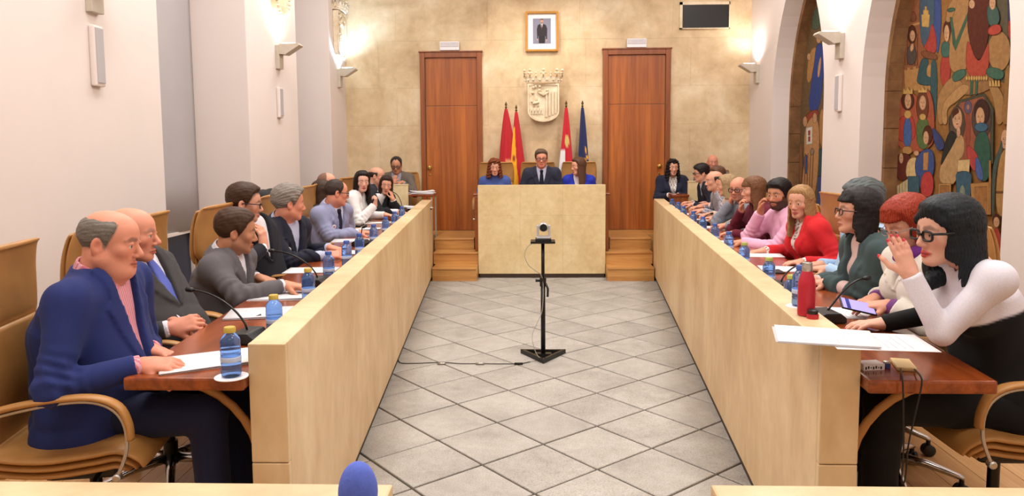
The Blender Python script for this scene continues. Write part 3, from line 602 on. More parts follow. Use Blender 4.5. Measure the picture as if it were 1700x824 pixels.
def steps(label, xo, xi, xi3, sg):
    t = thing('wooden_steps', label, 'steps')
    zs = (0, .16, .305, .445); ys = (8.56, 8.83, 9.09, 9.96)
    for k in range(3):
        a, b = xo(ys[k]) + sg * .01, (xi if k < 2 else xi3); a, b = min(a, b), max(a, b)
        MB().box(a, b, ys[k], ys[k + 1] + (.02 if k < 2 else 0), zs[k] if k else .0, zs[k + 1] - .022).build('riser', 'step', t, bevel=.002)
        MB().box(a, b, ys[k] - .012, ys[k + 1] + (.01 if k < 2 else 0), zs[k + 1] - .022, zs[k + 1]).build('tread', 'step', t, bevel=.005)
steps('three oak steps up to the left door', XL, -.718, -.79, 1); steps('three oak steps up to the right door', XR, .808, .885, -1)
for sg, xa, xb, n_ in ((-1, -2.0, -1.27, 'floor_landing_left'), (1, 1.39, 2.1, 'floor_landing_right')):
    tag(MB().box(xa, xb, 9.45, 9.96, DAIS, .445).build(n_, 'step'), kind='structure')
tag(MB().box(-.70, .79, 9.32, 9.96, 0, .20).build('floor_presidency', 'step'), kind='structure')

# council tables behind the parapets
TB = .84
def ctable(label, xf, sg, y0, y1):
    t = thing('council_table', label, 'table'); a, b = PAR_T + .004, PAR_T + .392
    MB().prism([(xf(y0) + sg * a, y0, TB - .042), (xf(y0) + sg * b, y0, TB - .042), (xf(y1) + sg * b, y1, TB - .042), (xf(y1) + sg * a, y1, TB - .042)], (0, 0, .042)).build('tabletop', 'table', t, bevel=.008)
    y = y0 + .16
    while y < y1:
        x = xf(y) + sg * (PAR_T + .01); p = []
        for k in range(9): s = k / 8 * math.pi / 2; p.append((x + sg * (.22 * math.sin(s)), y, TB - .055 - .30 * (1 - math.sin(s)) - .0 + 0 * s) if 0 else (x + sg * .30 * (1 - math.cos(s)), y, TB - .36 + .30 * math.sin(s)))
        MB().tube(p, [(.016, .010)] * 9, 8).build('support_arm', 'leather', t, smooth=True)
        MB().tube([(x + sg * .02, y, DAIS), (x + sg * .02, y, TB - .36)], .008, 8).build('leg', 'steel', t, smooth=True)
        y += 1.28
ctable('long reddish wooden table behind the left parapet', XL, -1, 2.25, 8.78); ctable('long reddish wooden table behind the right parapet', XR, 1, 2.25, 8.78)

# secretaries' corner furniture
t = thing('stone_screen', 'small limestone screen before the man resting his chin', 'screen', (at(665, 320, 9.0).x, 9.0, DAIS)); MB().box(-.095, .095, -.025, .025, 0, 1.01).build('panel', 'podium', t, bevel=.004); MB().box(-.1, .1, -.03, .03, 1.01, 1.022).build('coping', 'podium', t, bevel=.003)
t = thing('stone_screen', 'small limestone screen beside the curly-haired woman', 'screen', (at(1151, 320, 9.0).x, 9.0, DAIS)); MB().box(-.066, .066, -.025, .025, 0, 1.03).build('panel', 'podium', t, bevel=.004); MB().box(-.07, .07, -.03, .03, 1.03, 1.042).build('coping', 'podium', t, bevel=.003)
t = thing('side_table', 'wooden side table with papers beside the left steps', 'table', (-1.475, 9.27, .0)); MB().box(-.19, .19, -.2, .2, .965, .99).build('tabletop', 'table', t, bevel=.005)
for sx in (-.17, .155):
    for sy in (-.18, .165): MB().box(sx, sx + .018, sy, sy + .018, DAIS if sx < 0 or 1 else .445, .965).build('leg', 'sconce', t)
t = thing('wooden_desk', 'brown wooden desk before the curly-haired woman', 'desk', (1.725, 9.0, DAIS)); MB().box(-.115, .07, -.12, .12, 0, .86).build('body', 'frame', t, bevel=.004); MB().box(-.125, .08, -.13, .13, .86, .885).build('desktop', 'table', t, bevel=.005)
# ------------------------------------------------------------ people: implicit surfaces meshed with surface nets
BIG = .09
def smin(a, b, k):
    if k <= 0: return np.minimum(a, b)
    h = np.clip(.5 + .5 * (b - a) / k, 0, 1); return b + (a - b) * h - k * h * (1 - h)
def smax(a, b, k): return -smin(-a, -b, k)
class Grid:
    def __init__(s, lo, hi, h):
        s.h = h; s.lo = np.array(lo, np.float32); n = np.maximum(4, np.ceil((np.array(hi) - np.array(lo)) / h).astype(int) + 1)
        s.ax = [s.lo[i] + h * np.arange(n[i], dtype=np.float32) for i in range(3)]; s.F = np.full(tuple(n), BIG, np.float32)
    def sl(s, lo, hi):
        r = []
        for i in range(3):
            a = int(max(0, math.floor((lo[i] - s.lo[i]) / s.h))); b = int(min(len(s.ax[i]), math.ceil((hi[i] - s.lo[i]) / s.h) + 1))
            if b <= a: return None
            r.append(slice(a, b))
        return tuple(r)
    def pts(s, r=None):
        a = [s.ax[i] if r is None else s.ax[i][r[i]] for i in range(3)]
        return a[0][:, None, None], a[1][None, :, None], a[2][None, None, :]
    def put(s, lo, hi, fn, k=.02):
        r = s.sl(lo, hi)
        if r is None: return
        d = fn(*s.pts(r)); s.F[r] = smin(s.F[r], d.astype(np.float32), k)
    def cap(s, a, b, ra, rb, k=.02, flat=None, cut=None):
        a = np.array(a, float); b = np.array(b, float); m = max(ra, rb) + .05
        def fn(x, y, z): return capd(x, y, z, a, b, ra, rb, flat, cut)
        s.put(np.minimum(a, b) - m, np.maximum(a, b) + m, fn, k)
    def ell(s, c, r, ax=None, k=.02):
        c = np.array(c, float); m = max(r) + .04
        s.put(c - m, c + m, lambda x, y, z: elld(x, y, z, c, r, ax), k)
    def mesh(s): return surfnet(s.F, s.lo, s.h)
def capd(x, y, z, a, b, ra, rb, flat=None, cut=None):
    ab = b - a; L2 = float(ab @ ab) + 1e-9
    qx, qy, qz = x - a[0], y - a[1], z - a[2]
    t = np.clip((qx * ab[0] + qy * ab[1] + qz * ab[2]) / L2, 0, 1)
    ex, ey, ez = qx - t * ab[0], qy - t * ab[1], qz - t * ab[2]
    if flat is not None:
        d, sc = flat; c = (ex * d[0] + ey * d[1] + ez * d[2]) * (1 / sc - 1); ex, ey, ez = ex + c * d[0], ey + c * d[1], ez + c * d[2]
    D = np.sqrt(ex * ex + ey * ey + ez * ez) - (ra + t * (rb - ra))
    if flat is not None: D = D * (sc ** .6)
    if cut is not None:
        n = ab / math.sqrt(L2); D = np.maximum(D, (x - b[0]) * n[0] + (y - b[1]) * n[1] + (z - b[2]) * n[2] - cut)
    return D
def elld(x, y, z, c, r, ax=None):
    qx, qy, qz = x - c[0], y - c[1], z - c[2]
    if ax is not None: qx, qy, qz = [qx * a[0] + qy * a[1] + qz * a[2] for a in ax]
    k0 = np.sqrt((qx / r[0]) ** 2 + (qy / r[1]) ** 2 + (qz / r[2]) ** 2) + 1e-6
    k1 = np.sqrt((qx / r[0] ** 2) ** 2 + (qy / r[1] ** 2) ** 2 + (qz / r[2] ** 2) ** 2) + 1e-6
    return k0 * (k0 - 1) / k1
OFF = np.array([(i, j, k) for i in (0, 1) for j in (0, 1) for k in (0, 1)])
EDG = [(a, b) for a in range(8) for b in range(a + 1, 8) if np.abs(OFF[a] - OFF[b]).sum() == 1]
def surfnet(F, lo, h):
    F = F.copy(); e = .5 * h
    for ax in range(3):
        for q_ in (0, -1):
            ix = [slice(None)] * 3; ix[ax] = q_; F[tuple(ix)] = np.maximum(F[tuple(ix)], e)
    s = F < 0
    c = np.zeros(tuple(n - 1 for n in F.shape), np.int8)
    for o in OFF: c += s[o[0]:o[0] + c.shape[0], o[1]:o[1] + c.shape[1], o[2]:o[2] + c.shape[2]]
    act = (c > 0) & (c < 8); idx = np.argwhere(act)
    if len(idx) == 0: return np.zeros((0, 3), np.float32), np.zeros((0, 4), np.int32)
    vid = np.full(act.shape, -1, np.int32); vid[act] = np.arange(len(idx))
    V = np.stack([F[idx[:, 0] + o[0], idx[:, 1] + o[1], idx[:, 2] + o[2]] for o in OFF], 1)
    acc = np.zeros((len(idx), 3), np.float32); cnt = np.zeros((len(idx), 1), np.float32)
    for a, b in EDG:
        va, vb = V[:, a], V[:, b]; m = ((va < 0) != (vb < 0)); d = va - vb; t = np.where(m, va / np.where(d == 0, 1, d), 0)[:, None]
        acc += np.where(m[:, None], OFF[a] + t * (OFF[b] - OFF[a]), 0); cnt += m[:, None]
    v = lo + (idx + acc / np.maximum(cnt, 1)) * h
    fs = []
    for ax in range(3):
        u, w = (ax + 1) % 3, (ax + 2) % 3
        sa = [slice(None)] * 3; sb = [slice(None)] * 3; sa[ax] = slice(0, -1); sb[ax] = slice(1, None)
        A, B = s[tuple(sa)], s[tuple(sb)]; d = A != B
        for q_ in (u, w):
            ix = [slice(None)] * 3; ix[q_] = 0; d[tuple(ix)] = False; ix[q_] = -1; d[tuple(ix)] = False
        e = np.argwhere(d)
        if not len(e): continue
        eu = np.zeros(3, int); eu[u] = 1; ew = np.zeros(3, int); ew[w] = 1
        g_ = lambda p: vid[p[:, 0], p[:, 1], p[:, 2]]
        Q = np.stack([g_(e - eu - ew), g_(e - ew), g_(e), g_(e - eu)], 1); inside = A[e[:, 0], e[:, 1], e[:, 2]]
        Q[~inside] = Q[~inside][:, ::-1]; fs.append(Q)
    f = np.concatenate(fs); f = f[(f >= 0).all(1)]
    return v.astype(np.float32), f.astype(np.int32)
def relax(v, f, it=1, lam=.5):
    if not len(v): return v
    i = np.concatenate([f[:, a] for a in (0, 1, 2, 3)] + [f[:, b] for b in (1, 2, 3, 0)]); j = np.concatenate([f[:, b] for b in (1, 2, 3, 0)] + [f[:, a] for a in (0, 1, 2, 3)])
    n = np.maximum(1, np.bincount(i, minlength=len(v)))
    for k in range(it):
        m = np.stack([np.bincount(i, weights=v[j, c], minlength=len(v)) for c in range(3)], 1) / n[:, None]; v = v + (lam if k % 2 == 0 else -lam * .9) * (m - v)
    return v.astype(np.float32)
def np_mesh(name, parts, mat, parent, origin):
    """parts: list of (verts, quads, colours) joined into one mesh object"""
    vs_, fs, cs = [], [], []; n = 0
    for v, f, c in parts:
        if not len(v): continue
        vs_.append(v); fs.append(f + n); cs.append(c); n += len(v)
    if not vs_: return None
    v = np.concatenate(vs_) - np.array(origin, np.float32); f = np.concatenate(fs); c = np.concatenate(cs).astype(np.float32)
    me = bpy.data.meshes.new(name); me.vertices.add(len(v)); me.vertices.foreach_set('co', v.astype(np.float32).ravel())
    me.loops.add(f.size); me.loops.foreach_set('vertex_index', f.astype(np.int32).ravel()); me.polygons.add(len(f))
    me.polygons.foreach_set('loop_start', np.arange(0, f.size, 4, dtype=np.int32)); me.polygons.foreach_set('loop_total', np.full(len(f), 4, np.int32))
    me.polygons.foreach_set('use_smooth', np.ones(len(f), bool)); me.update(); me.validate()
    a = me.attributes.new('Col', 'FLOAT_COLOR', 'POINT'); a.data.foreach_set('color', c.ravel())
    me.materials.append(M[mat]); o = bpy.data.objects.new(name, me); col.objects.link(o); o.parent = parent; return o
def solid(v, c): return np.tile(np.array(c, np.float32), (len(v), 1))
def nrm(v): v = np.array(v, float); return v / (np.linalg.norm(v) + 1e-9)
def wrinkle(x, y, z, amp, seed):
    r = np.random.default_rng(seed); out = 0
    for k in range(4):
        a = r.normal(size=3); a = a / np.linalg.norm(a) * (16 + 9 * k); b = r.normal(size=3); b = b / np.linalg.norm(b) * 10; c = r.normal(size=3); c = c / np.linalg.norm(c) * 8
        w = np.sin(x * a[0] + y * a[1] + z * a[2] + r.uniform(0, 6) + 1.8 * np.sin(x * b[0] + y * b[1] + z * b[2]))
        m = np.clip(.45 + .9 * np.sin(x * c[0] + y * c[1] + z * c[2] + r.uniform(0, 6)), 0, 1)      # folds come in patches
        out = out + m * (1 - 2 * np.sqrt(w * w + .02)) / (1 + .3 * k)
    return amp * out
def ss(a, b, x): t = np.clip((x - a) / (b - a), 0, 1); return t * t * (3 - 2 * t)

def head_core(x, y, z, jw, fat):
    d = elld(x, y, z, (0, -.012, .034), (.073, .096, .082))
    d = smin(d, elld(x, y, z, (0, .030, .036), (.060, .056, .058)), .03)
    d = smin(d, elld(x, y, z, (0, .026, -.036), (.056 * jw, .060, .072)), .03)
    d = smin(d, capd(abs(x), y, z, np.array((.050 * jw, -.004, -.048)), np.array((.016, .060, -.090)), .019 + fat, .017 + fat * .5), .02)
    d = smin(d, elld(x, y, z, (0, .064, -.092), (.020, .017, .017)), .022)
    if fat: d = smin(d, elld(x, y, z, (0, .03, -.10), (.045 + fat, .045, .03 + fat)), .03)
    return d
def head_field(x, y, z, jw=1, fat=0, fem=0, nose=1.0):
    d = head_core(x, y, z, jw, fat); X = abs(x); sd_ = .102 if fem else .098
    d = smin(d, elld(X, y, z, (.040, .056, -.016), (.022, .022, .020)), .022)
    d = smin(d, capd(X, y, z, np.array((.0, .084, .020)), np.array((.042, .068, .020)), .010 - .003 * fem, .008), .014)
    d = smax(d, -elld(X, y, z, (.031, sd_, .002), (.018, .016, .0125)), .010)
    d = smin(d, capd(X, y, z, np.array((.019, .080, .0062)), np.array((.031, .0875, .0098)), .0042, .0042), .004)
    d = smin(d, capd(X, y, z, np.array((.031, .0875, .0098)), np.array((.044, .076, .0045)), .0042, .004), .004)
    d = smin(d, capd(X, y, z, np.array((.020, .080, -.006)), np.array((.042, .076, -.006)), .005, .005), .006)
    n = nose
    d = smin(d, capd(x, y, z, np.array((0, .083, .012)), np.array((0, .083 + .020 * n, -.029)), .0075, .0125), .010)
    d = smin(d, elld(X, y, z, (.0115, .083 + .010 * n, -.036), (.008, .011, .007)), .006)
    d = smin(d, capd(X, y, z, np.array((0, .0905, -.060)), np.array((.021, .079, -.064)), .0062, .004), .006)
    d = smin(d, capd(X, y, z, np.array((0, .0895, -.0715)), np.array((.019, .079, -.067)), .0075, .004), .006)
    d = smax(d, -capd(X, y, z, np.array((0, .099, -.0658)), np.array((.022, .085, -.0658)), .0035, .002), .004)
    e = elld(X, y, z, (.076, -.012, -.004), (.010, .021, .033), ((.93, .36, 0), (-.36, .93, 0), (0, .0, 1)))
    e = smax(e, -elld(X, y, z, (.086, -.005, .0), (.009, .011, .018)), .006)
    return smin(d, e, .007)
HAIRLINE = dict(normal=([0, .5, .8, 1.05, 1.25, 1.5, 1.75, 2.1, 2.5, 3.15], [.072, .070, .052, .008, -.018, .014, -.022, -.045, -.062, -.070]),
                receding=([0, .4, .7, 1.0, 1.25, 1.5, 1.75, 2.1, 2.5, 3.15], [.098, .112, .088, .030, -.016, .014, -.022, -.045, -.062, -.070]),
                fringe=([0, .5, .8, 1.05, 1.25, 1.5, 1.75, 2.1, 2.5, 3.15], [.3, .3, .2, .06, -.016, .012, -.022, -.045, -.062, -.070]),
                low=([0, .5, .8, 1.05, 1.25, 1.5, 1.75, 2.1, 2.5, 3.15], [.060, .055, .03, -.01, -.03, -.01, -.03, -.05, -.07, -.08]))
def hair_field(x, y, z, H, jw):
    st = H['style']; t0 = H.get('t', .012); vol = H.get('vol', .010)
    az = np.arctan2(np.abs(x), y + .012); core = head_core(x, y, z, jw, 0)
    hl = HAIRLINE[H.get('line', 'fringe' if st == 'fringe' else 'normal')]
    zl = np.interp(az, hl[0], hl[1])
    t = (t0 * (.45 + .55 * ss(-.05, .03, z)) + vol * ss(.03, .11, z)) * (.15 + .85 * ss(.0, .04, z - zl))
    if H.get('part') is not None: t = t + .008 * ss(0, .05, H['part'] * x) - .003
    d = smax(core - t, (zl - z) * .8, .014)
    if st == 'fringe':
        top = H.get('top', .052); d = smax(d, (z - top - .35 * np.minimum(0, y) * -1 * 0) * .8, .02)
    if st in ('long', 'bob', 'curly'):
        L = H.get('L', .24); rx0, ry0 = H.get('rx', .086), H.get('ry', .098); fl = H.get('flare', .012); bx = H.get('back', 0.0)
        f = np.clip((.06 - z) / (L + .06), 0, 1); rx = rx0 + fl * f; ry = ry0 + fl * .5 * f - .03 * f; yc = -.016 - bx * f
        k0 = np.sqrt((x / rx) ** 2 + ((y - yc) / ry) ** 2); dd = (k0 - 1) * np.minimum(rx, ry)
        dd = smax(dd, z - .07, .05); dd = smax(dd, -L - z, .025)
        fx = H.get('fx', .060); fy = H.get('fy', .018)                # opening for the face
        op = smax(np.abs(x) - (fx + .012 * ss(-.05, -.13, z)), (fy - .075 * ss(-.075, -.125, z) - y), .02)
        op = smax(op, z - H.get('ftop', .064), .03)
        dd = smax(dd, -op, .015); d = smin(d, dd, .02)
    if H.get('bangs'):
        b = smax(core - .014, smax(np.abs(x) - .062, smax(H['bangs'] - z, .03 - y, .01), .012), .01); d = smin(d, b, .012)
    if st != 'curly':                                           # small random clumps
        rr = np.random.default_rng(3); cl = 0
        for k in range(7): kv = rr.normal(size=3) * np.array((1.0, .45, .8)) * 190; cl = cl + np.sin(x * kv[0] + y * kv[1] + z * kv[2] + rr.uniform(0, 6))
        d = d + H.get('clump', .0005) * cl * .6
    for s in H.get('locks', ()): d = smin(d, capd(x, y, z, np.array(s[0], float), np.array(s[1], float), s[2], s[3]), .02)
    A = H.get('groove', .0010); N = H.get('n', 46)
    if st == 'curly':
        d = d + .007 * np.sin(x * 95 + 2 * np.sin(z * 60)) * np.sin(y * 90 + 1.5 * np.sin(x * 70)) * np.sin(z * 85 + y * 30) + .004 * np.sin(z * 150 + x * 60)
    elif st in ('long', 'bob'): d = d + A * 1.2 * np.sin(az * N + 3 * np.sin(z * 16 + x * 9)) + A * .8 * np.sin(az * N * 2.3 + 40 * z * .2)
    else:
        ph = np.arctan2(x, z + .03); d = d + A * .8 * np.sin(ph * 48 + 2.2 * np.sin(y * 30 + 3 * x)) + A * np.sin(x * 60 + 2 * np.sin(z * 45)) * np.sin(y * 70 + 2 * np.sin(x * 50))
    return d

SKIN = dict(fair=rgb(214, 158, 132), rosy=rgb(218, 148, 122), tan=rgb(196, 140, 108), pale=rgb(222, 172, 150))
def R3(yaw, pitch=0, roll=0):
    """columns: person's right, forward, up; yaw 0 looks along +Y, 90 along +X; pitch>0 looks down; roll>0 tilts to own right"""
    a = math.radians(yaw); f = np.array((math.sin(a), math.cos(a), 0)); r = np.array((math.cos(a), -math.sin(a), 0)); u = np.array((0, 0, 1.))
    p = math.radians(pitch); f2 = f * math.cos(p) - u * math.sin(p); u2 = u * math.cos(p) + f * math.sin(p)
    q_ = math.radians(roll); r3 = r * math.cos(q_) - u2 * math.sin(q_); u3 = u2 * math.cos(q_) + r * math.sin(q_)
    return np.stack([r3, f2, u3], 1)
def hand_prims(W, fw, n, right, curl, spread, sc, thumb):
    """list of capsules of one hand: wrist W, finger direction fw, palm normal n"""
    fw = nrm(fw); n = nrm(np.array(n) - fw * np.dot(n, fw)); sd = np.cross(n, fw) * (1 if right else -1)     # towards the thumb
    W = np.array(W, float); P = []
    P.append((W - fw * .01, W + fw * .025 * sc, .026 * sc, .033 * sc, .012, (n, .62)))
    for o, l in ((.024, .080), (.0, .082), (-.022, .076)): P.append((W + (fw * .02 + sd * o * .8) * sc, W + (fw * l + sd * o) * sc, .017 * sc, .0145 * sc, .012, (n, .8)))
    for i, (o, b, L) in enumerate(((.030, .086, .070), (.010, .091, .078), (-.010, .088, .073), (-.029, .080, .057))):
        c = curl[i] if isinstance(curl, (list, tuple)) else curl
        p = W + (fw * b * .95 + sd * o) * sc; d = nrm(fw + sd * o * spread * 8); a = 0
        for j, fr in enumerate((.46, .30, .24)):
            a += c * (.8, 1.0, .7)[j]; dd = d * math.cos(a) + n * math.sin(a); q_ = p + dd * L * fr * sc
            P.append((p, q_, (.0098 - .0012 * j) * sc, (.009 - .0012 * j) * sc, .004, None)); p = q_
    p = W + (fw * .022 + sd * .024 + n * .006) * sc; t1 = nrm(fw * .75 + sd * (.75 * thumb) + n * .35); q_ = p + t1 * .045 * sc
    P.append((p, q_, .0155 * sc, .0115 * sc, .010, None)); t2 = nrm(fw * .9 + sd * .25 * thumb + n * (.35 + .3 * (curl[0] if isinstance(curl, (list, tuple)) else curl)))
    r_ = q_ + t2 * .034 * sc; P.append((q_, r_, .011 * sc, .0095 * sc, .004, None)); P.append((r_, r_ + nrm(t2 + n * .2) * .022 * sc, .0095 * sc, .0075 * sc, .004, None))
    return P
TAB = dict(m=([-.35, -.05, .1, .25, .45, .62, .76, .87, .95, 1.04], [.165, .17, .172, .165, .168, .176, .170, .138, .092, .05], [.11, .118, .122, .122, .12, .118, .106, .086, .068, .045]),
           f=([-.35, -.05, .1, .25, .45, .62, .76, .87, .95, 1.04], [.165, .175, .165, .142, .140, .150, .148, .120, .078, .045], [.11, .118, .115, .104, .10, .106, .098, .078, .060, .04]))

def person(label, head, yaw, hyaw, hpitch=0, hroll=0, pelvis=None, lean=.10, hands=(None, None), elbows=(None, None), vox=.008, hs=1.0, fem=False, wide=1.0, belly=0, jw=1.0, fat=0,
           skin='fair', hair=None, hairc=(60, 40, 30), beard=None, brow=None, layers=(), tie=None, glasses=None, badge=None, trousers=(30, 30, 34), shoes=(20, 18, 18), gaze=(0, 0), extras=(), knees=None, seatz=.56, floor=DAIS, seed=1, collar_col=None, lips=None, nose=1.0, legh=.02, scarf=None, female_lips=None, shdrop=0.0, nail=None, neckr=1.0, nback=.06, ndown=.128, row=0):
    if fem: jw *= .93; nose *= .80
    if hs < .93: wide *= (hs * .75 + .25)
    bs = 1.0 if hs >= .93 else hs * .6 + .4
    f = R3(yaw)[:, 1]; r = R3(yaw)[:, 0]; u = np.array((0, 0, 1.))
    Hc = np.array(head, float); Rh = R3(hyaw, hpitch, hroll)
    N = Hc - f * nback - u * (ndown * hs)
    if pelvis is None and row:
        e = (XL(N[1]) - .514 - .19) if row < 0 else (XR(N[1]) + .514 + .19); P0 = np.array((e, N[1] - f[1] * .1, seatz + .085))
    elif pelvis is None: P0 = np.array((N[0] - f[0] * lean, N[1] - f[1] * lean, seatz + .085))
    else: P0 = np.array(pelvis, float)
    s = nrm(N - P0); L = np.linalg.norm(N - P0); d = nrm(f - s * np.dot(f, s)); root = thing('person', label, 'person', (P0[0], P0[1], floor)); org = (P0[0], P0[1], floor)
    tb = TAB['f' if fem else 'm']; hx = np.array(tb[0]); RX = np.array(tb[1]) * wide; RY = np.array(tb[2]) * (1 + (wide - 1) * .6)
    RYf = RY + belly * np.exp(-((hx - .25) / .28) ** 2)
    def loc(x, y, z):
        qx, qy, qz = x - P0[0], y - P0[1], z - P0[2]
        return qx * r[0] + qy * r[1] + qz * r[2], qx * d[0] + qy * d[1] + qz * d[2], (qx * s[0] + qy * s[1] + qz * s[2]) / L
    def spine_off(h): return -.03 * np.sin(np.clip(h, 0, 1) * math.pi)      # rounded back
    def torso(x, y, z, t, low=-.16):
        a, b, h = loc(x, y, z); rx = np.interp(h, hx, RX) + t; b = b - spine_off(h)
        ry = np.where(b > 0, np.interp(h, hx, RYf), np.interp(h, hx, RY)) + t
        k0 = ((np.abs(a) / rx) ** 2.4 + (np.abs(b) / ry) ** 2.4) ** (1 / 2.4)
        D = (k0 - 1) * np.minimum(rx, ry) * .9
        if fem:
            for sg in (-1, 1):
                c = P0 + s * L * .66 + d * (np.interp(.66, hx, RYf) - .045) + r * .066 * sg
                D = smin(D, elld(x, y, z, c, (.058 + t, .058 + t, .058 + t)), .03)
        D = smax(D, (h - 1.02) * L - t * .3, .02); return smax(D, (low - h) * L - t * .3, .03)
    sw = (.150 if fem else .168) * (1 + (wide - 1) * .7)
    sh = [N + r * sw * sg - s * (.055 + shdrop) + d * .012 for sg in (-1, 1)]     # left, right
    arms = []
    for i, sg in ((0, -1), (1, 1)):
        hd = hands[i] or dict(p=P0 + f * .22 + r * sg * .12 + u * .06, dir=f - r * sg * .5, n=-u)
        Wp = np.array(hd['p'], float); Sp = sh[i].copy(); v = Wp - Sp; D = np.linalg.norm(v); l1, l2 = (.265 * bs, .245 * bs) if fem else (.285 * bs, .262 * bs)
        k = 1.0
        if D > (l1 + l2) * .985: k = D / ((l1 + l2) * .985)
        if k > 1.06: Sp = Sp + nrm(v) * min(.05, (k - 1.06) * (l1 + l2)); v = Wp - Sp; D = np.linalg.norm(v); k = max(1.0, D / ((l1 + l2) * .985))
        l1, l2 = l1 * k, l2 * k; sh[i] = Sp
        a = (l1 * l1 - l2 * l2 + D * D) / (2 * D); hh = math.sqrt(max(1e-6, l1 * l1 - a * a)); vd = v / D
        eh = np.array(elbows[i], float) if elbows[i] is not None else (-u * .8 + r * sg * .55 - f * .25)
        eh = nrm(eh - vd * np.dot(eh, vd)); E = Sp + vd * a + eh * hh
        if row:
            ed = (E[0] - (XL(E[1]) - .514)) if row < 0 else ((XR(E[1]) + .514) - E[0])
            if ed > -.14: E[2] = max(E[2], TB + (.045 if ed > -.03 else .01))
        if hd.get('elbow') is not None: E = np.array(hd['elbow'], float)
        arms.append((Sp, E, Wp, hd, i == 1))
    base = np.array(SKIN[skin] if isinstance(skin, str) else skin, np.float32)
    # ---- head, neck and upper chest (fine)
    hv = max(.0038, vox * .62); nk1 = Hc + Rh @ np.array((0, -.022, -.055)) * hs; nk0 = N - nrm(nk1 - N) * .04
    rad = .14 * hs; lo = np.minimum(Hc - rad, N - np.array((.10, .10, .10))); hi = np.maximum(Hc + rad, N + .10)
    g_ = Grid(lo, hi, hv)
    x, y, z = g_.pts(); lx = ((x - Hc[0]) * Rh[0, 0] + (y - Hc[1]) * Rh[1, 0] + (z - Hc[2]) * Rh[2, 0]) / hs
    ly = ((x - Hc[0]) * Rh[0, 1] + (y - Hc[1]) * Rh[1, 1] + (z - Hc[2]) * Rh[2, 1]) / hs; lz = ((x - Hc[0]) * Rh[0, 2] + (y - Hc[1]) * Rh[1, 2] + (z - Hc[2]) * Rh[2, 2]) / hs
    lx, ly, lz = lx.astype(np.float32), ly.astype(np.float32), lz.astype(np.float32)
    D = head_field(lx, ly, lz, jw, fat, 1 if fem else 0, nose) * hs
    nr = (.047 if fem else .058) * neckr + fat * .8
    D = smin(D, capd(x, y, z, nk0, nk1, nr * 1.12, nr), .028)
    D = smin(D, torso(x, y, z, -.004), .03); g_.F = D.astype(np.float32); v, fc = g_.mesh()
    q_ = ((v - Hc) @ Rh) / hs; X = np.abs(q_[:, 0]); cc = solid(v, base)
    def paint(mask, c, a=1.0):
        m_ = (np.clip(mask, 0, 1) * a)[:, None]; cc[:] = cc * (1 - m_) + np.array(c, np.float32) * m_
    paint(np.exp(-(((X - .042) / .02) ** 2 + ((q_[:, 2] + .025) / .022) ** 2)) * (q_[:, 1] > .03), base * np.array((1.02, .78, .76, 1)), .55)
    paint((X > .070) * (q_[:, 1] < .02) * (q_[:, 2] > -.04) * (q_[:, 2] < .035) * 1.0, base * np.array((1.0, .80, .76, 1)), .5)
    paint(np.exp(-(((X) / .013) ** 2 + ((q_[:, 1] - .105) / .012) ** 2 + ((q_[:, 2] + .034) / .012) ** 2)), base * np.array((1.0, .8, .76, 1)), .5)
    lipc = rgb(*lips) if lips else tuple(base * np.array((.86, .58, .58, 1)))
    dl = np.minimum(capd(X, q_[:, 1], q_[:, 2], np.array((0, .0905, -.0605)), np.array((.021, .079, -.0645)), .0062, .0035), capd(X, q_[:, 1], q_[:, 2], np.array((0, .0895, -.0715)), np.array((.019, .079, -.067)), .0075, .0035))
    paint(1 - ss(-.0005, .0035, dl), lipc, .9)
    paint(1 - ss(.0, .003, capd(X, q_[:, 1], q_[:, 2], np.array((0, .093, -.0655)), np.array((.021, .083, -.0655)), .002, .001)), rgb(96, 44, 40), .8)
    hc4 = np.array(rgb(*hairc), np.float32); bc = np.array(rgb(*brow), np.float32) if brow else hc4 * .8
    db = np.minimum(capd(X, q_[:, 1], q_[:, 2], np.array((.014, .09, .0235)), np.array((.032, .085, .0265)), .0042, .0045), capd(X, q_[:, 1], q_[:, 2], np.array((.032, .085, .0265)), np.array((.048, .068, .0190)), .0045, .003))
    paint(1 - ss(.001, .006, db), bc, .62 if not fem else .55)
    if beard:
        bcol, bamt = beard; bm_ = ss(-.035, -.05, q_[:, 2] + .25 * np.clip(X - .03, 0, .05) * -1) * (q_[:, 1] > -.02) * (q_[:, 2] > -.125)
        side = ss(.045, .055, X) * ss(.005, -.01, q_[:, 2]) * (q_[:, 1] > -.005) * (q_[:, 1] < .055) * (q_[:, 2] > -.125)
        paint(np.maximum(bm_ * ss(-.002, .006, dl), side * .9), rgb(*bcol), bamt)
    if hair and hair.get('style') in ('short', 'fringe'):            # soft roots at the hairline
        az = np.arctan2(X, q_[:, 1] + .012); hl = HAIRLINE[hair.get('line', 'fringe' if hair['style'] == 'fringe' else 'normal')]; zl = np.interp(az, hl[0], hl[1])
        near = ss(-.008, .006, q_[:, 2] - zl) * (head_core(q_[:, 0], q_[:, 1], q_[:, 2], jw, fat) < .006) * (q_[:, 2] < hair.get('top', 9) - .012)
        paint(near, hc4, .75)
    parts = [(v, fc, cc)]
    for sg in (-1, 1):                                              # eyeballs
        m = MB(); m.ball((0, 0, 0), .0125, nu=18, nv=14); ev = np.array(m.v, np.float32); ef = np.array(m.f, np.int32)
        gz = nrm((math.tan(math.radians(gaze[0])), 1, math.tan(math.radians(gaze[1])))); ca = (ev / .0125) @ gz; ec = solid(ev, rgb(226, 220, 214)); ec[ca > .86] = rgb(52, 34, 24); ec[ca > .97] = rgb(8, 8, 8)
        parts.append((((ev + np.array((.031 * sg, .0745, .0012))) * hs) @ Rh.T.astype(np.float32) + Hc.astype(np.float32), ef, ec))
    # ---- hands (fine)
    hvx = max(.0042, vox * .55)
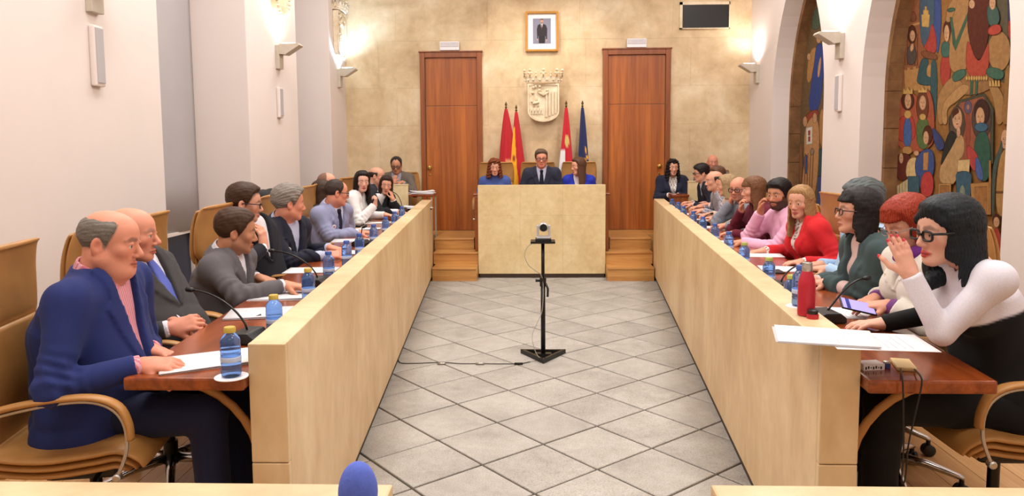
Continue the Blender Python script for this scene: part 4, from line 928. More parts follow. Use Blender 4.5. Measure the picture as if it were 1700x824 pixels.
    for Sp, E, Wp, hd, right in arms:
        pr = hand_prims(Wp, hd['dir'], hd.get('n', (0, 0, -1)), right, hd.get('curl', .35), hd.get('spread', .3), hd.get('sc', .92 if fem else 1.0) * bs, hd.get('thumb', 1.0))
        al = np.array([p for q2 in pr for p in (q2[0], q2[1])] + [Wp - nrm(Wp - E) * .07]); g_ = Grid(al.min(0) - .04, al.max(0) + .04, hvx)
        g_.cap(Wp - nrm(Wp - E) * .09, Wp, .031, .026, .012)
        for a, b, ra, rb, k, fl in pr: g_.cap(a, b, ra, rb, k, fl)
        v, fc = g_.mesh(); cc2 = solid(v, base * np.array((1.0, .93, .90, 1)))
        if nail is not None:
            tips = [pr[i][1] for i in (6, 9, 12, 15, 18) if i < len(pr)]
            for tp in tips: cc2[np.linalg.norm(v - tp, axis=1) < .0085] = rgb(*nail)
        parts.append((v, fc, cc2))
    # ---- coarse remainder of the body, under the clothes
    kn = knees or [P0 + f * .40 + r * sg * .095 - u * (.02 - .0) for sg in (-1, 1)]
    if knees is None: kn = [np.array((k_[0], k_[1], min(P0[2] - .01, TB - .15))) for k_ in kn]
    kn = [np.array(k_, float) for k_ in kn]; an = [np.array((k_[0], k_[1], floor + .09)) + f * .02 for k_ in kn]; hp = [P0 + r * .085 * sg - u * .02 for sg in (-1, 1)]
    cv = max(.014, vox * 1.3); al = np.array([P0, N] + sh + kn + an + [a[1] for a in arms] + [a[2] for a in arms]); g_ = Grid(al.min(0) - .2, al.max(0) + .2, cv)
    g_.put(np.minimum(P0, N) - .25, np.maximum(P0, N) + .25, lambda x, y, z: torso(x, y, z, -.012), 0)
    for Sp, E, Wp, hd, right in arms: g_.cap(N - s * .06, Sp, .04, .045, .03); g_.cap(Sp, E, .036, .028, .02); g_.cap(E, Wp - nrm(Wp - E) * .02, .028, .022, .01)
    for i in (0, 1): g_.cap(hp[i], kn[i], .075, .05, .03); g_.cap(kn[i], an[i], .046, .034, .02); g_.cap(an[i] - u * .05, an[i] - u * .06 + f * .14, .03, .025, .02)
    v, fc = g_.mesh(); parts.append((v, fc, solid(v, base))); np_mesh('body', parts, 'skin', root, org)
    # ---- hair
    if hair:
        ext = hair.get('L', .1) if hair['style'] in ('long', 'bob', 'curly') else .1
        cs_ = np.array([(a, b, c) for a in (-.15, .15) for b in (-.17, .15) for c in (-max(.1, ext) - .04, .16)]) * hs @ Rh.T + Hc
        g_ = Grid(cs_.min(0), cs_.max(0), max(.0042, vox * .62)); x, y, z = g_.pts()
        lx = ((x - Hc[0]) * Rh[0, 0] + (y - Hc[1]) * Rh[1, 0] + (z - Hc[2]) * Rh[2, 0]) / hs; ly = ((x - Hc[0]) * Rh[0, 1] + (y - Hc[1]) * Rh[1, 1] + (z - Hc[2]) * Rh[2, 1]) / hs; lz = ((x - Hc[0]) * Rh[0, 2] + (y - Hc[1]) * Rh[1, 2] + (z - Hc[2]) * Rh[2, 2]) / hs
        g_.F = (hair_field(lx.astype(np.float32), ly.astype(np.float32), lz.astype(np.float32), hair, jw) * hs).astype(np.float32); v, fc = g_.mesh()
        q_ = ((v - Hc) @ Rh) / hs; st = np.sin(np.arctan2(np.abs(q_[:, 0]), q_[:, 1]) * 60 + 9 * np.sin(q_[:, 2] * 30) + q_[:, 2] * 25) if hair['style'] in ('long', 'bob', 'curly') else np.sin(np.arctan2(q_[:, 0], q_[:, 2] + .03) * 70 + 3 * np.sin(q_[:, 1] * 40))
        c2 = np.array(rgb(*hair.get('c2', tuple(min(255, int(c * 1.25 + 3)) for c in hairc))), np.float32); w = (.5 + .5 * st)[:, None] * hair.get('mix', .6)
        if len(v): np_mesh('hair', [(v, fc, solid(v, hc4) * (1 - w) + c2 * w)], 'hair', root, org)
    # ---- clothing layers
    al = np.array([P0 - s * .12, N] + [p for a in arms for p in a[:3]]); blo, bhi = al.min(0) - .2, al.max(0) + .2; blo[2] = max(blo[2], P0[2] - .22); bhi[2] = min(bhi[2], max(N[2] + .1, max(a[2][2] for a in arms) + .07, max(a[1][2] for a in arms) + .09))
    for ly_ in layers:
        t = ly_.get('t', .014); sr = tuple(q0 * bs for q0 in ly_.get('sleeve', (.056, .048, .039))); g_ = Grid(blo, bhi, ly_.get('vox', vox if ly_.get('name') != 'shirt' else max(.0055, vox * .8))); hem = ly_.get('hem', -.12)
        g_.put(np.minimum(P0 - s * .1, N) - .3, np.maximum(P0, N) + .27, lambda x, y, z: torso(x, y, z, t, min(-.16, hem - .05)), 0)
        for Sp, E, Wp, hd, right in arms:
            sg = 1 if right else -1; g_.cap(N - s * .03 + r * sg * .045, Sp, .040 + t, .044 + t, .05)
            if ly_.get('sleeves', True):
                g_.cap(Sp, E, sr[0], sr[1], .04); Wc = Wp - nrm(Wp - E) * ly_.get('cuff', .02); g_.cap(E, Wc, sr[1], sr[2], .016, None, .0)
        x, y, z = g_.pts(); F = g_.F; a, b, h = loc(x, y, z)
        if ly_.get('jcollar'): F = F - .016 * ss(.14, -.05, h) * (np.abs(a) < .3)
        F = F + wrinkle(x, y, z, ly_.get('wr', .0038), seed + len(ly_.get('name', '')))
        fa = ly_.get('fold', .004)
        if ly_.get('sleeves', True) and fa:
            for Sp, E, Wp, hd, right in arms:
                for (A_, B_, e_) in ((Sp, E, 1.0), (Wp, E, 1.0)):
                    ab = nrm(np.array(B_) - np.array(A_)); al_ = (x - E[0]) * ab[0] + (y - E[1]) * ab[1] + (z - E[2]) * ab[2]
                    nr_ = capd(x, y, z, np.array(A_, float), np.array(B_, float), 0, 0); side = np.cross(ab, u); so = x * side[0] + y * side[1] + z * side[2]
                    F = F + fa * np.exp(-((al_ + .02) / .085) ** 2) * ss(.10, .06, nr_) * np.sin(al_ * 150 + 16 * so + 2.0 * np.sin(so * 45 + al_ * 30) + (1.5 if right else 0))
        nkr = ly_.get('neck', .068)
        if ly_.get('turtle'): F = smin(F, np.maximum(capd(x, y, z, nk0, nk1, nr + .014, nr + .011), (x - nk1[0]) * s[0] + (y - nk1[1]) * s[1] + (z - nk1[2]) * s[2] + .012), .02)
        elif nkr: F = np.maximum(F, -(capd(x, y, z, N + s * ly_.get('ndrop', -.005), N + s * .2, nkr, nkr + .03)))
        if ly_.get('jcollar'):
            ax_ = nrm(nk1 - nk0); qx, qy, qz = x - N[0], y - N[1], z - N[2]; al_ = qx * ax_[0] + qy * ax_[1] + qz * ax_[2]; ex, ey, ez = qx - al_ * ax_[0], qy - al_ * ax_[1], qz - al_ * ax_[2]
            rho = np.sqrt(ex * ex + ey * ey + ez * ez); bb = ex * d[0] + ey * d[1] + ez * d[2]
            co = np.maximum(np.abs(rho - (nr + .017 + .25 * np.clip(.022 - al_, 0, .08))) - .006, np.maximum(al_ - (.014 - .012 * ss(-.03, .05, bb)), -.05 - al_)); F = smin(F, co, .012)
        if ly_.get('v'):
            hb, ht, wt = ly_['v']; w = np.interp(h, [hb, ht, 1.1], [0, wt, wt * 1.1]); w = np.where(h < hb, -.01 + ly_.get('gap', 0), w)
            cut = np.maximum(np.abs(a) - w, .0 - (b - spine_off(h)) + .02); 
            if ly_.get('lapel'):
                lw = np.interp(h, [hb - .05, hb + .12, .80, .86, 1.0], [0, .045, .075, .05, .04]); F = F - .009 * ss(0, .004, w + lw - np.abs(a)) * (b > .03) * (h > hb - .02)
            F = smax(F, -cut, .005)
        if ly_.get('collar'):
            ax_ = nrm(nk1 - nk0); qx, qy, qz = x - N[0], y - N[1], z - N[2]; al_ = qx * ax_[0] + qy * ax_[1] + qz * ax_[2]; ex, ey, ez = qx - al_ * ax_[0], qy - al_ * ax_[1], qz - al_ * ax_[2]
            rho = np.sqrt(ex * ex + ey * ey + ez * ez); aa = ex * r[0] + ey * r[1] + ez * r[2]; bb = ex * d[0] + ey * d[1] + ez * d[2]
            top = .043 - .018 * ss(-.02, .06, bb); cr_ = nr + .009 + .16 * np.clip(.043 - al_, 0, .06)
            co = np.maximum(np.maximum(np.abs(rho - cr_) - .0045, al_ - top), -.028 - al_ - .02 * ss(0, .06, bb)); co = np.maximum(co, -np.maximum(np.abs(aa) - ly_.get('copen', .006) - .5 * np.clip(.03 - al_, 0, .08) * .6, -bb))
            F = smin(F, co, .004)
        F = np.maximum(F, (hem - h) * L); g_.F = F.astype(np.float32); v, fc = g_.mesh(); v = relax(v, fc, 4, .55)
        cfn = ly_.get('colfn')
        if cfn is not None:
            qa, qb, qh = loc(v[:, 0], v[:, 1], v[:, 2]); cl = cfn(v, qa, qb, qh, arms)
        else: cl = solid(v, rgb(*ly_['c']))
        np_mesh(ly_['name'], [(v, fc, cl)], 'cloth', root, org)
    if tie:
        g_ = Grid(np.minimum(P0, N) - .18, np.maximum(P0, N) + .18, min(vox, .008)); x, y, z = g_.pts(); a, b, h = loc(x, y, z); F = torso(x, y, z, .017)
        w = np.interp(h, [.2, .32, .84, .90, .95], [.0, .040, .022, .016, .024]); F = smax(F, np.maximum(np.abs(a) - w, np.maximum(.03 - b, np.maximum(.2 - h, h - .965) * L)), .004)
        kn_ = N + d * (np.interp(.93, hx, RYf) + .014) - s * .03; F = smin(F, elld(x, y, z, kn_, (.02, .016, .022), (r, d, s)), .006); g_.F = F.astype(np.float32); v, fc = g_.mesh(); np_mesh('necktie', [(v, fc, solid(v, rgb(*tie)))], 'cloth', root, org)
    if scarf:
        g_ = Grid(N - .17, N + .17, vox); x, y, z = g_.pts(); ax_ = nrm(nk1 - nk0); F = np.full(g_.F.shape, BIG, np.float32)
        for k in range(14):
            a = 2 * math.pi * k / 14; p = lambda A, o: N + s * (.012 + o) + r * math.sin(A) * .078 + d * (math.cos(A) * .085 - .005); F = smin(F, capd(x, y, z, p(a, .012 * math.sin(a * 3)), p(a + .45, .012 * math.sin(a * 3 + 1.3)), .026, .026), .008); F = smin(F, capd(x, y, z, p(a, -.035), p(a + .45, -.035), .022, .022), .008)
        g_.F = F.astype(np.float32) + wrinkle(x, y, z, .004, 5).astype(np.float32); v, fc = g_.mesh(); np_mesh('scarf', [(v, fc, solid(v, rgb(*scarf)))], 'cloth', root, org)
    # ---- trousers and shoes
    tv = max(.012, vox * 1.15) if knees is None else .010
    al = np.array([P0] + kn + an); g_ = Grid(al.min(0) - .2, al.max(0) + .2, tv)
    g_.put(P0 - .3, P0 + .3, lambda x, y, z: np.maximum(torso(x, y, z, .012), (loc(x, y, z)[2] - .12) * L), 0)
    for i in (0, 1): g_.cap(hp[i], kn[i], .088, .066, .03); g_.cap(kn[i], an[i] + u * .0, .062, .054, .02, None, .0)
    x, y, z = g_.pts(); g_.F = g_.F + wrinkle(x, y, z, .003, seed + 9).astype(np.float32); v, fc = g_.mesh(); np_mesh('trousers' if not fem else 'slacks', [(v, fc, solid(v, rgb(*trousers)))], 'cloth', root, org)
    for i in (0, 1):
        g_ = Grid(an[i] - np.array((.2, .2, .12)), an[i] + np.array((.28, .28, .06)), .012); g_.cap(an[i] - u * .055, an[i] - u * .06 + f * .15, .036, .032, .02); g_.cap(an[i] - u * .03, an[i] - u * .05, .036, .038, .02); x, y, z = g_.pts(); g_.F = np.maximum(g_.F, (floor + .002 - z)).astype(np.float32); v, fc = g_.mesh(); np_mesh('shoe', [(v, fc, solid(v, rgb(*shoes)))], 'cloth', root, org)
    # ---- glasses, badge, extras
    hw_ = lambda p: Vector(Hc + Rh @ (np.array(p, float) * hs))
    if glasses:
        gc, gr = glasses; m = MB()
        for sg in (-1, 1):
            ring = [hw_((sg * .033 + .0245 * (abs(math.cos(a)) ** .55) * (1 if math.cos(a) > 0 else -1), .0985 - .004 * abs(math.cos(a)), -.001 + .0160 * (abs(math.sin(a)) ** .6) * (1 if math.sin(a) > 0 else -1))) for a in [2 * math.pi * i / 20 for i in range(21)]]
            m.tube(ring, gr, 6, rgb(*gc), False); m.tube([hw_((sg * .057, .094, .008)), hw_((sg * .076, .06, .008)), hw_((sg * .081, .0, .010)), hw_((sg * .078, -.018, .0))], gr, 6, rgb(*gc))
        m.tube([hw_((-.009, .1, .002)), hw_((0, .104, .006)), hw_((.009, .1, .002))], gr, 6, rgb(*gc)); go = m.build('glasses', 'gloss', root, smooth=True, colr=True); go.location = (-org[0], -org[1], -org[2])
    def chest(h_, a_, t_): 
        rx, ry = np.interp(h_, hx, RX) + t_, np.interp(h_, hx, RYf) + t_; b_ = ry * max(0, 1 - (abs(a_) / rx) ** 2.4) ** (1 / 2.4); return P0 + s * L * h_ + r * a_ + d * (b_ + spine_off(h_)), nrm(r * (a_ / rx ** 2) + d * (b_ / ry ** 2))
    for bd in badge or ():
        p, n_ = chest(bd[0], bd[1], .026); m = MB(); mt = Vector(n_).to_track_quat('Z', 'Y').to_matrix(); m.lathe([(.019, 0), (.019, .003), (.017, .0045)], 20, Vector(p), rgb(232, 228, 226), mt); m.lathe([(.009, .0046), (.008, .0052)], 14, Vector(p), rgb(196, 120, 128), mt); bo = m.build('badge', 'gloss', root, colr=True); bo.location = (-org[0], -org[1], -org[2])
    for ex in extras: ex(root, org, dict(N=N, s=s, d=d, r=r, f=f, P0=P0, L=L, arms=arms, chest=chest, hw=hw_))
    return root
def suit(c, shirt, v=.42, wt=.062, t=.018, wr=.0042, collar=True, shirt_fn=None):
    return [dict(name='shirt', c=shirt, t=.006, sleeve=(.05, .042, .0345), cuff=.006, neck=.058, collar=collar, wr=.001, colfn=shirt_fn, hem=.0), dict(name='jacket', c=c, t=t, sleeve=(.061, .052, .040), cuff=.022, neck=.066, jcollar=True, v=(v, .96, wt), lapel=True, wr=wr, hem=-.30)]
# ------------------------------------------------------------ chairs
def sweep(st, n=20, off=0.0, exp=3.2):
    """st: stations (y, z, half width, half thickness); a cushion swept along the profile"""
    vs_, fs = [], []; m = len(st)
    for i, (y, z, w, th) in enumerate(st):
        a, b = st[max(0, i - 1)], st[min(m - 1, i + 1)]; t = Vector((0, b[0] - a[0], b[1] - a[1])).normalized(); nn = Vector((0, -t.z, t.y))
        for k in range(n):
            c, s = math.cos(2 * math.pi * k / n), math.sin(2 * math.pi * k / n)
            vs_.append(Vector((0, y, z)) + nn * off + Vector((w * math.copysign(abs(c) ** (2 / exp), c), 0, 0)) + nn * th * math.copysign(abs(s) ** (2 / exp), s))
    for i in range(m - 1):
        for k in range(n): fs.append((i * n + k, i * n + (k + 1) % n, (i + 1) * n + (k + 1) % n, (i + 1) * n + k))
    fs += [tuple(range(n))[::-1], tuple(range((m - 1) * n, m * n))]
    return vs_, fs
def smooth_st(p, n=5):
    out = []; P = [p[0]] + list(p) + [p[-1]]
    for i in range(1, len(P) - 2):
        for j in range(n):
            t = j / n; out.append(tuple(.5 * (2 * b + (c - a) * t + (2 * a - 5 * b + 4 * c - d) * t * t + (3 * b - a - 3 * c + d) * t ** 3) for a, b, c, d in zip(P[i - 1], P[i], P[i + 1], P[i + 2])))
    out.append(tuple(p[-1])); return out
def make_chair():
    t = empty('office_chair')
    seat = smooth_st([(-.235, .510, .20, .010), (-.20, .487, .225, .013), (-.06, .474, .235, .014), (.08, .486, .235, .014), (.155, .494, .232, .014), (.205, .468, .225, .012), (.218, .440, .21, .008)])
    m = MB()
    for k in range(3): m.add(*sweep([(y, z, w - .006 * k, th) for y, z, w, th in seat], off=-.026 * k + .012))
    m.build('seat', 'leather', t, smooth=True)
    back = smooth_st([(-.19, .462, .19, .010), (-.238, .480, .21, .013), (-.258, .56, .218, .014), (-.240, .67, .222, .014), (-.240, .78, .222, .014), (-.252, .885, .215, .012)])
    m = MB()
    for k in range(3): m.add(*sweep([(y, z, w - .006 * k, th) for y, z, w, th in back], off=.026 * k - .012))
    m.build('backrest', 'leather', t, smooth=True)
    hr = smooth_st([(-.258, .872, .212, .016), (-.264, .91, .228, .032), (-.262, .99, .232, .030), (-.256, 1.06, .228, .024), (-.240, 1.125, .218, .016), (-.222, 1.142, .205, .008)])
    m = MB(); m.add(*sweep(hr, off=.006)); m.add(*sweep([(y, z - .02, w - .006, th * .6) for y, z, w, th in hr[:-4]], off=.036)); m.build('headrest', 'leather', t, smooth=True)
    for sx in (-1, 1):
        x = sx * .262
        pth = smooth_st([(-.215, .655), (-.12, .682), (.02, .700), (.12, .698), (.185, .668), (.212, .61), (.216, .56)], 4)
        m = MB(); m.tube([(x, y, z) for y, z in pth], [(.022, .010)] * len(pth), 10, flat=(1, 0, 0)); ar = m.build('armrest', 'leather', t, smooth=True)
        rod = smooth_st([(-.285, .60), (-.275, .63), (-.215, .642), (-.1, .668), (.02, .686), (.11, .684), (.17, .655), (.20, .60), (.20, .52), (.17, .44)], 4)
        MB().tube([(x, y, z) for y, z in rod], .006, 8).build('arm_rod', 'steel', ar, smooth=True)
        MB().lathe([(.013, 0), (.013, .022), (.009, .026)], 12, (x - sx * .012, .17, .44), m=Matrix.Rotation(R_(90 * sx), 3, 'Y')).build('arm_bolt', 'steel', ar, smooth='auto')
    m = MB(); m.box(-.10, .10, -.13, .11, .365, .43); m.build('mechanism', 'black', t, bevel=.03, segs=3)
    MB().tube([(.09, .05, .39), (.17, .06, .385), (.2, .06, .38)], .008, 8).build('tilt_lever', 'black', t, smooth=True)
    MB().lathe([(.03, .10), (.03, .2), (.02, .2), (.02, .37)], 14).build('gas_column', 'blackm', t, smooth='auto')
    for k in range(5):
        a = 2 * math.pi * k / 5 + .3; ca, sa = math.cos(a), math.sin(a)
        lg = MB().tube([(.03 * ca, .03 * sa, .125), (.15 * ca, .15 * sa, .115), (.27 * ca, .27 * sa, .085), (.29 * ca, .29 * sa, .08)], [(.022, .022), (.018, .02), (.012, .016), (.008, .012)], 10).build('base_leg', 'chrome', t, smooth=True)
        m = MB(); rt = Matrix.Rotation(a + .6, 3, 'Z') @ Matrix.Rotation(R_(90), 3, 'X')
        for o in (-.018, .008): m.lathe([(.02, o - .005), (.028, o), (.028, o + .012), (.02, o + .016)], 14, (.28 * ca, .28 * sa, .0285), m=rt)
        m.tube([(.28 * ca, .28 * sa, .05), (.28 * ca, .28 * sa, .082)], .01, 8)
        m.build('caster', 'black', lg, smooth='auto', kind='stuff')
    return t
chair0 = make_chair(); _used = [False]
def chair(label, x, y, yaw, z=DAIS, group='tan leather council chairs'):
    c = copy_tree(chair0) if _used[0] else chair0; _used[0] = True
    c.location = (x, y, z); c.rotation_euler = (0, 0, -R_(yaw)); tag(c, label, 'chair', group); return c

# ------------------------------------------------------------ small things
def make_bottle():
    t = empty('water_bottle')
    pr = [(.024, 0), (.030, .004), (.0315, .012)]
    for k in range(7): z = .018 + k * .0125; pr += [(.0315, z), (.0315, z + .007), (.0298, z + .010)]
    pr += [(.0315, .108), (.0312, .114), (.0285, .122), (.021, .134), (.0155, .139), (.0148, .144)]
    MB().lathe(pr, 20).build('bottle_body', 'bottle', t, smooth=True)
    MB().lathe([(.0318, .050), (.0322, .052), (.0322, .064), (.0318, .066)], 20).build('label', 'blabel', t, smooth=True)
    return t
M['blabel'] = plain('bottle_label', rgb(196, 212, 240), .3)
M['cap_y'] = plain('yellow_cap', rgb(196, 170, 72), .4); M['cap_b'] = plain('blue_cap', rgb(58, 92, 170), .4); M['cap_g'] = plain('green_cap', rgb(168, 178, 92), .4)
_b = make_bottle(); BOT = [(k.name.split('.')[0], k.data) for k in kids(_b)]
for k in kids(_b): bpy.data.objects.remove(k)
bpy.data.objects.remove(_b)
_cap = {}
def bottle(label, px, py, cap='cap_y', z=TB, coaster=None):
    p = atz(px, py, z + .158); b = thing('water_bottle', label, 'bottle', (p.x, p.y, z + (.003 if coaster else .0)), random.uniform(0, 6), 'blue water bottles on the council tables')
    for n_, me in BOT: obj_from(me, n_, b)
    if cap not in _cap:
        _cap[cap] = MB().lathe([(.0185, .142), (.0185, .156), (.0165, .159), (.004, .1595)], 18).build('bottle_cap', cap, b, smooth='auto')
    else: obj_from(_cap[cap].data, 'bottle_cap', b)
    if coaster: tag(MB().lathe([(.052, 0), (.052, .0022), (.05, .003)], 32, (p.x, p.y, z)).build('coaster', 'paper'), coaster, 'coaster', 'white paper coasters')
    return b
def sheet(label, px, py, rot, w=.21, l=.297, z=TB, n=1, cat='paper', text=True, name='paper_sheet', dz=0.0):
    p = atz(px, py, z + dz); t = thing(name, label, cat, (p.x, p.y, z + dz), R_(rot))
    for k in range(n):
        dx, dy = (random.uniform(-.006, .006), random.uniform(-.006, .006)) if k else (0, 0); vs_, fs = [], []; cu = random.uniform(.002, .006) if k == n - 1 else .0
        for i in range(5):
            for j in range(5): vs_.append((dx + w * (i / 4 - .5), dy + l * (j / 4 - .5), .0012 + k * .0022 + cu * (i / 4) ** 3 * (j / 4)))
        for i in range(4):
            for j in range(4): a = i * 5 + j; fs.append((a, a + 5, a + 6, a + 1))
        m = MB(); m.add(vs_, fs); o = m.build('sheet', 'paper' if (k % 2 == 0) else 'paperb', t, smooth=True); md = o.modifiers.new('s', 'SOLIDIFY'); md.thickness = .0009; md.offset = -1
    if text:
        m = MB(); zz = .0026 + (n - 1) * .0022
        for k in range(9):
            if k == 3: continue
            y = l * (.36 - .08 * k); m.add([(-w * .38, y, zz), (w * (.38 if k % 3 else .1), y, zz), (w * (.38 if k % 3 else .1), y + .004, zz), (-w * .38, y + .004, zz)], [(0, 1, 2, 3)])
        m.build('printed_lines', 'inkgrey', t, kind='stuff')
    return t
M['inkgrey'] = plain('grey_ink', rgb(206, 204, 212), .8)
def mic(label, base, head, rz, ex=1.25, ez=.75):
    t = thing('gooseneck_microphone', label, 'microphone', base, 0, 'gooseneck conference microphones'); hv = Vector(head) - Vector(base)
    m = MB(); ro = Matrix.Rotation(R_(rz), 3, 'Z')
    pts = [(-.055, 0), (.055, 0), (.055, .022), (.03, .042), (-.03, .042), (-.055, .03)]
    m.prism([ro @ Vector((a, -.065, b)) for a, b in pts], ro @ Vector((0, .13, 0))); m.build('base', 'black', t, bevel=.006)
    c = []
    for k in range(13): s = k / 12; c.append(Vector((hv.x * s ** ex, hv.y * s ** ex, .035 + (hv.z - .035) * (math.sin(s * math.pi / 2) ** ez))))
    MB().tube(c, .0042, 8).build('gooseneck', 'blackm', t, smooth=True)
    dr = (c[-1] - c[-2]).normalized(); MB().tube([c[-1] - dr * .004, c[-1] + dr * .006, c[-1] + dr * .03, c[-1] + dr * .038], [.005, .0105, .0105, .005], 12).build('capsule', 'black', t, smooth=True)
    return t
# ------------------------------------------------------------ the people, left side
def V(p): return np.array(p, float)
def stripe(c1, c2, per):
    def fn(v, a, b, h, arms):
        w = (np.sin(a * 6.283 / per) > .1).astype(np.float32)[:, None]; return solid(v, rgb(*c1)) * (1 - w) + solid(v, rgb(*c2)) * w
    return fn
DN = (0, 0, -1)
def H_(p, d, n=DN, **k): return dict(p=V(p), dir=d, n=n, **k)
person('heavy-set man in navy suit and pink striped shirt, nearest on the left', at(184, 404, 2.50), 90, 84, 7, pelvis=(-1.56, 2.50, .67), vox=.0068, wide=1.14, belly=.075, fat=.010, jw=1.08, hs=.97, skin='rosy', neckr=1.0,
       hair=dict(style='fringe', line='receding', t=.007, vol=0, top=.090, clump=.0004), nback=.046, ndown=.112, hairc=(112, 106, 98), layers=suit((34, 46, 104), (226, 160, 168), v=.30, wr=.0055, shirt_fn=stripe((232, 176, 184), (206, 116, 132), .011)), trousers=(24, 30, 60),
       hands=(H_(at(252, 582, 2.56), (.95, -.30, -.12), (0, -.25, -1), curl=.42), H_(at(238, 606, 2.33), (1, .12, -.02), (0, .35, -1), curl=.5)), seed=3, seatz=.57,
       knees=[(-1.13, 2.62, .66), (-1.13, 2.42, .66)], nose=1.05, brow=(70, 60, 54), shdrop=.0)
person('bald man in charcoal suit and blue tie, hands clasped, second from the left front', at(219, 391, 3.06), 102, 80, 2, nback=.075, ndown=.115, vox=.0075, row=-1, wide=1.05, belly=.03, skin='rosy', hair=dict(style='fringe', t=.004, vol=0, top=.035, groove=.0006), hairc=(150, 128, 112),
       layers=suit((62, 60, 60), (226, 224, 234)), tie=(92, 104, 186), hands=(H_(at(288, 536, 3.02), (.75, -.55, .1), (0, -.6, -.8), curl=.75), H_(at(284, 545, 2.88), (.85, .35, .18), (0, .8, -.5), curl=.7)), seed=5, nose=1.15, jw=1.02)
person('man in mid-grey blazer leaning forward on the left table', at(392, 386, 3.72), 92, 66, 8, nback=.058, ndown=.11, hs=0.95, vox=.0078, row=-1, skin='tan', hair=dict(style='short', t=.014, vol=.012, part=1), hairc=(66, 44, 30), beard=((120, 88, 70), .35),
       layers=suit((98, 94, 98), (232, 230, 238), wt=.055), hands=(H_(at(430, 462, 3.95), (.9, -.45, -.1), curl=.6), H_(at(474, 474, 3.62), (1, .05, -.1), curl=.55)), trousers=(40, 40, 46), seed=7)
person('man in black suit with glasses and hand at mouth, left row', at(406, 339, 4.35), 112, 72, 6, hs=0.95, vox=.008, row=-1, hair=dict(style='short', t=.013, vol=.014, part=-1), hairc=(60, 38, 24), glasses=((24, 20, 20), .0028), skin='fair', beard=((110, 74, 56), .3),
       layers=suit((26, 26, 34), (236, 232, 238)), hands=(H_(at(420, 470, 4.5), (.9, -.3, 0), curl=.5), H_(at(438, 410, 4.28), (-.10, .05, .85), (-.9, .2, -.2), curl=.55)), elbows=(None, (.6, -.5, -.6)), badge=((.66, .09),), seed=9)
person('grey-haired man in navy blazer writing on a notepad', at(480, 339, 4.72), 108, 58, 4, nback=.06, ndown=.115, hs=0.94, vox=.008, row=-1, wide=1.05, hair=dict(style='short', t=.018, vol=.012, groove=.003, line='normal'), hairc=(128, 120, 112), brow=(96, 84, 76), skin='rosy',
       layers=suit((30, 32, 48), (190, 196, 222)), hands=(H_(at(548, 412, 4.95), (.9, -.3, -.1), curl=.5), H_(at(540, 424, 4.72), (.95, .2, .05), (.1, .5, -.8), curl=.75)), badge=((.62, .085), (.70, -.085)), trousers=(36, 36, 44), seed=11, jw=1.05)
person('man in pale blue-grey suit and dark tie, arms folded on table', at(559, 321, 6.1), 112, 62, 6, nback=.06, ndown=.115, hs=0.93, vox=.009, row=-1, hair=dict(style='short', line='receding', t=.008, vol=.004), hairc=(58, 44, 38), glasses=((50, 30, 26), .0028), skin='rosy',
       layers=suit((146, 150, 182), (216, 216, 236)), tie=(30, 32, 56), hands=(H_(at(575, 384, 6.25), (.4, -.95, .0), curl=.3), H_(at(596, 386, 6.05), (1, .1, -.05), curl=.4)), badge=((.66, .085),), trousers=(110, 112, 140), seed=13)
person('balding person in dark clothes leaning back behind the pale suit', at(543, 305, 7.0), 95, 100, 0, hs=0.9, vox=.010, row=-1, hair=dict(style='fringe', t=.007, vol=0), hairc=(70, 52, 42), layers=[dict(name='sweater', c=(30, 32, 42), t=.012, neck=.062)], seed=15)
person('brown-haired person half hidden behind the pale suit', at(536, 321, 6.58), 90, 75, 4, hs=0.88, vox=.010, row=-1, fem=True, hair=dict(style='bob', t=.015, L=.15), hairc=(62, 42, 30), layers=[dict(name='sweater', c=(44, 34, 34), t=.012, neck=.062)], seed=17)
person('dark-haired woman in white blouse with raised fist, left row', at(601, 302, 7.25), 100, 152, 4, hs=0.84, vox=.009, row=-1, fem=True, hair=dict(style='long', t=.012, L=.30, rx=.092, ry=.102, flare=.025, fx=.052, fy=.03, part=-1), hairc=(30, 20, 18), lips=(186, 70, 70), skin='pale',
       layers=[dict(name='blouse', c=(232, 230, 228), t=.016, sleeve=(.062, .054, .040), cuff=.01, neck=.058, v=(.72, .98, .03), wr=.004)], hands=(H_(at(640, 357, 7.45), (.95, -.3, -.05), curl=.5), H_(at(622, 341, 7.15), (.25, -.1, .95), (-.9, .1, .3), curl=1.25, sc=.9)), elbows=(None, (.1, -.4, -.9)), trousers=(24, 24, 28), seed=19)
person('balding man with dark fringe and dark jacket behind the two women', at(626, 293, 8.35), 92, 92, 6, hs=0.88, vox=.010, row=-1, hair=dict(style='fringe', t=.008, vol=0, top=.055), hairc=(52, 40, 36), layers=suit((44, 44, 52), (150, 150, 170)), seed=21)
person('long-haired woman in black jacket resting cheek on her hand', at(641, 308, 7.95), 120, 166, 6, -6, hs=0.82, vox=.009, row=-1, fem=True, hair=dict(style='long', t=.012, L=.30, rx=.090, ry=.100, flare=.02, fx=.048, fy=.03), hairc=(52, 30, 24), lips=(180, 84, 80), skin='fair',
       layers=suit((28, 28, 34), (226, 224, 226), v=.5), hands=(H_(at(652, 331, 7.92), (-.18, .0, .95), (-.85, .3, .1), curl=.3, sc=.78), H_(at(662, 352, 7.8), (.8, -.5, 0), curl=.4)), elbows=((.4, -.3, -.8), None), seed=23)
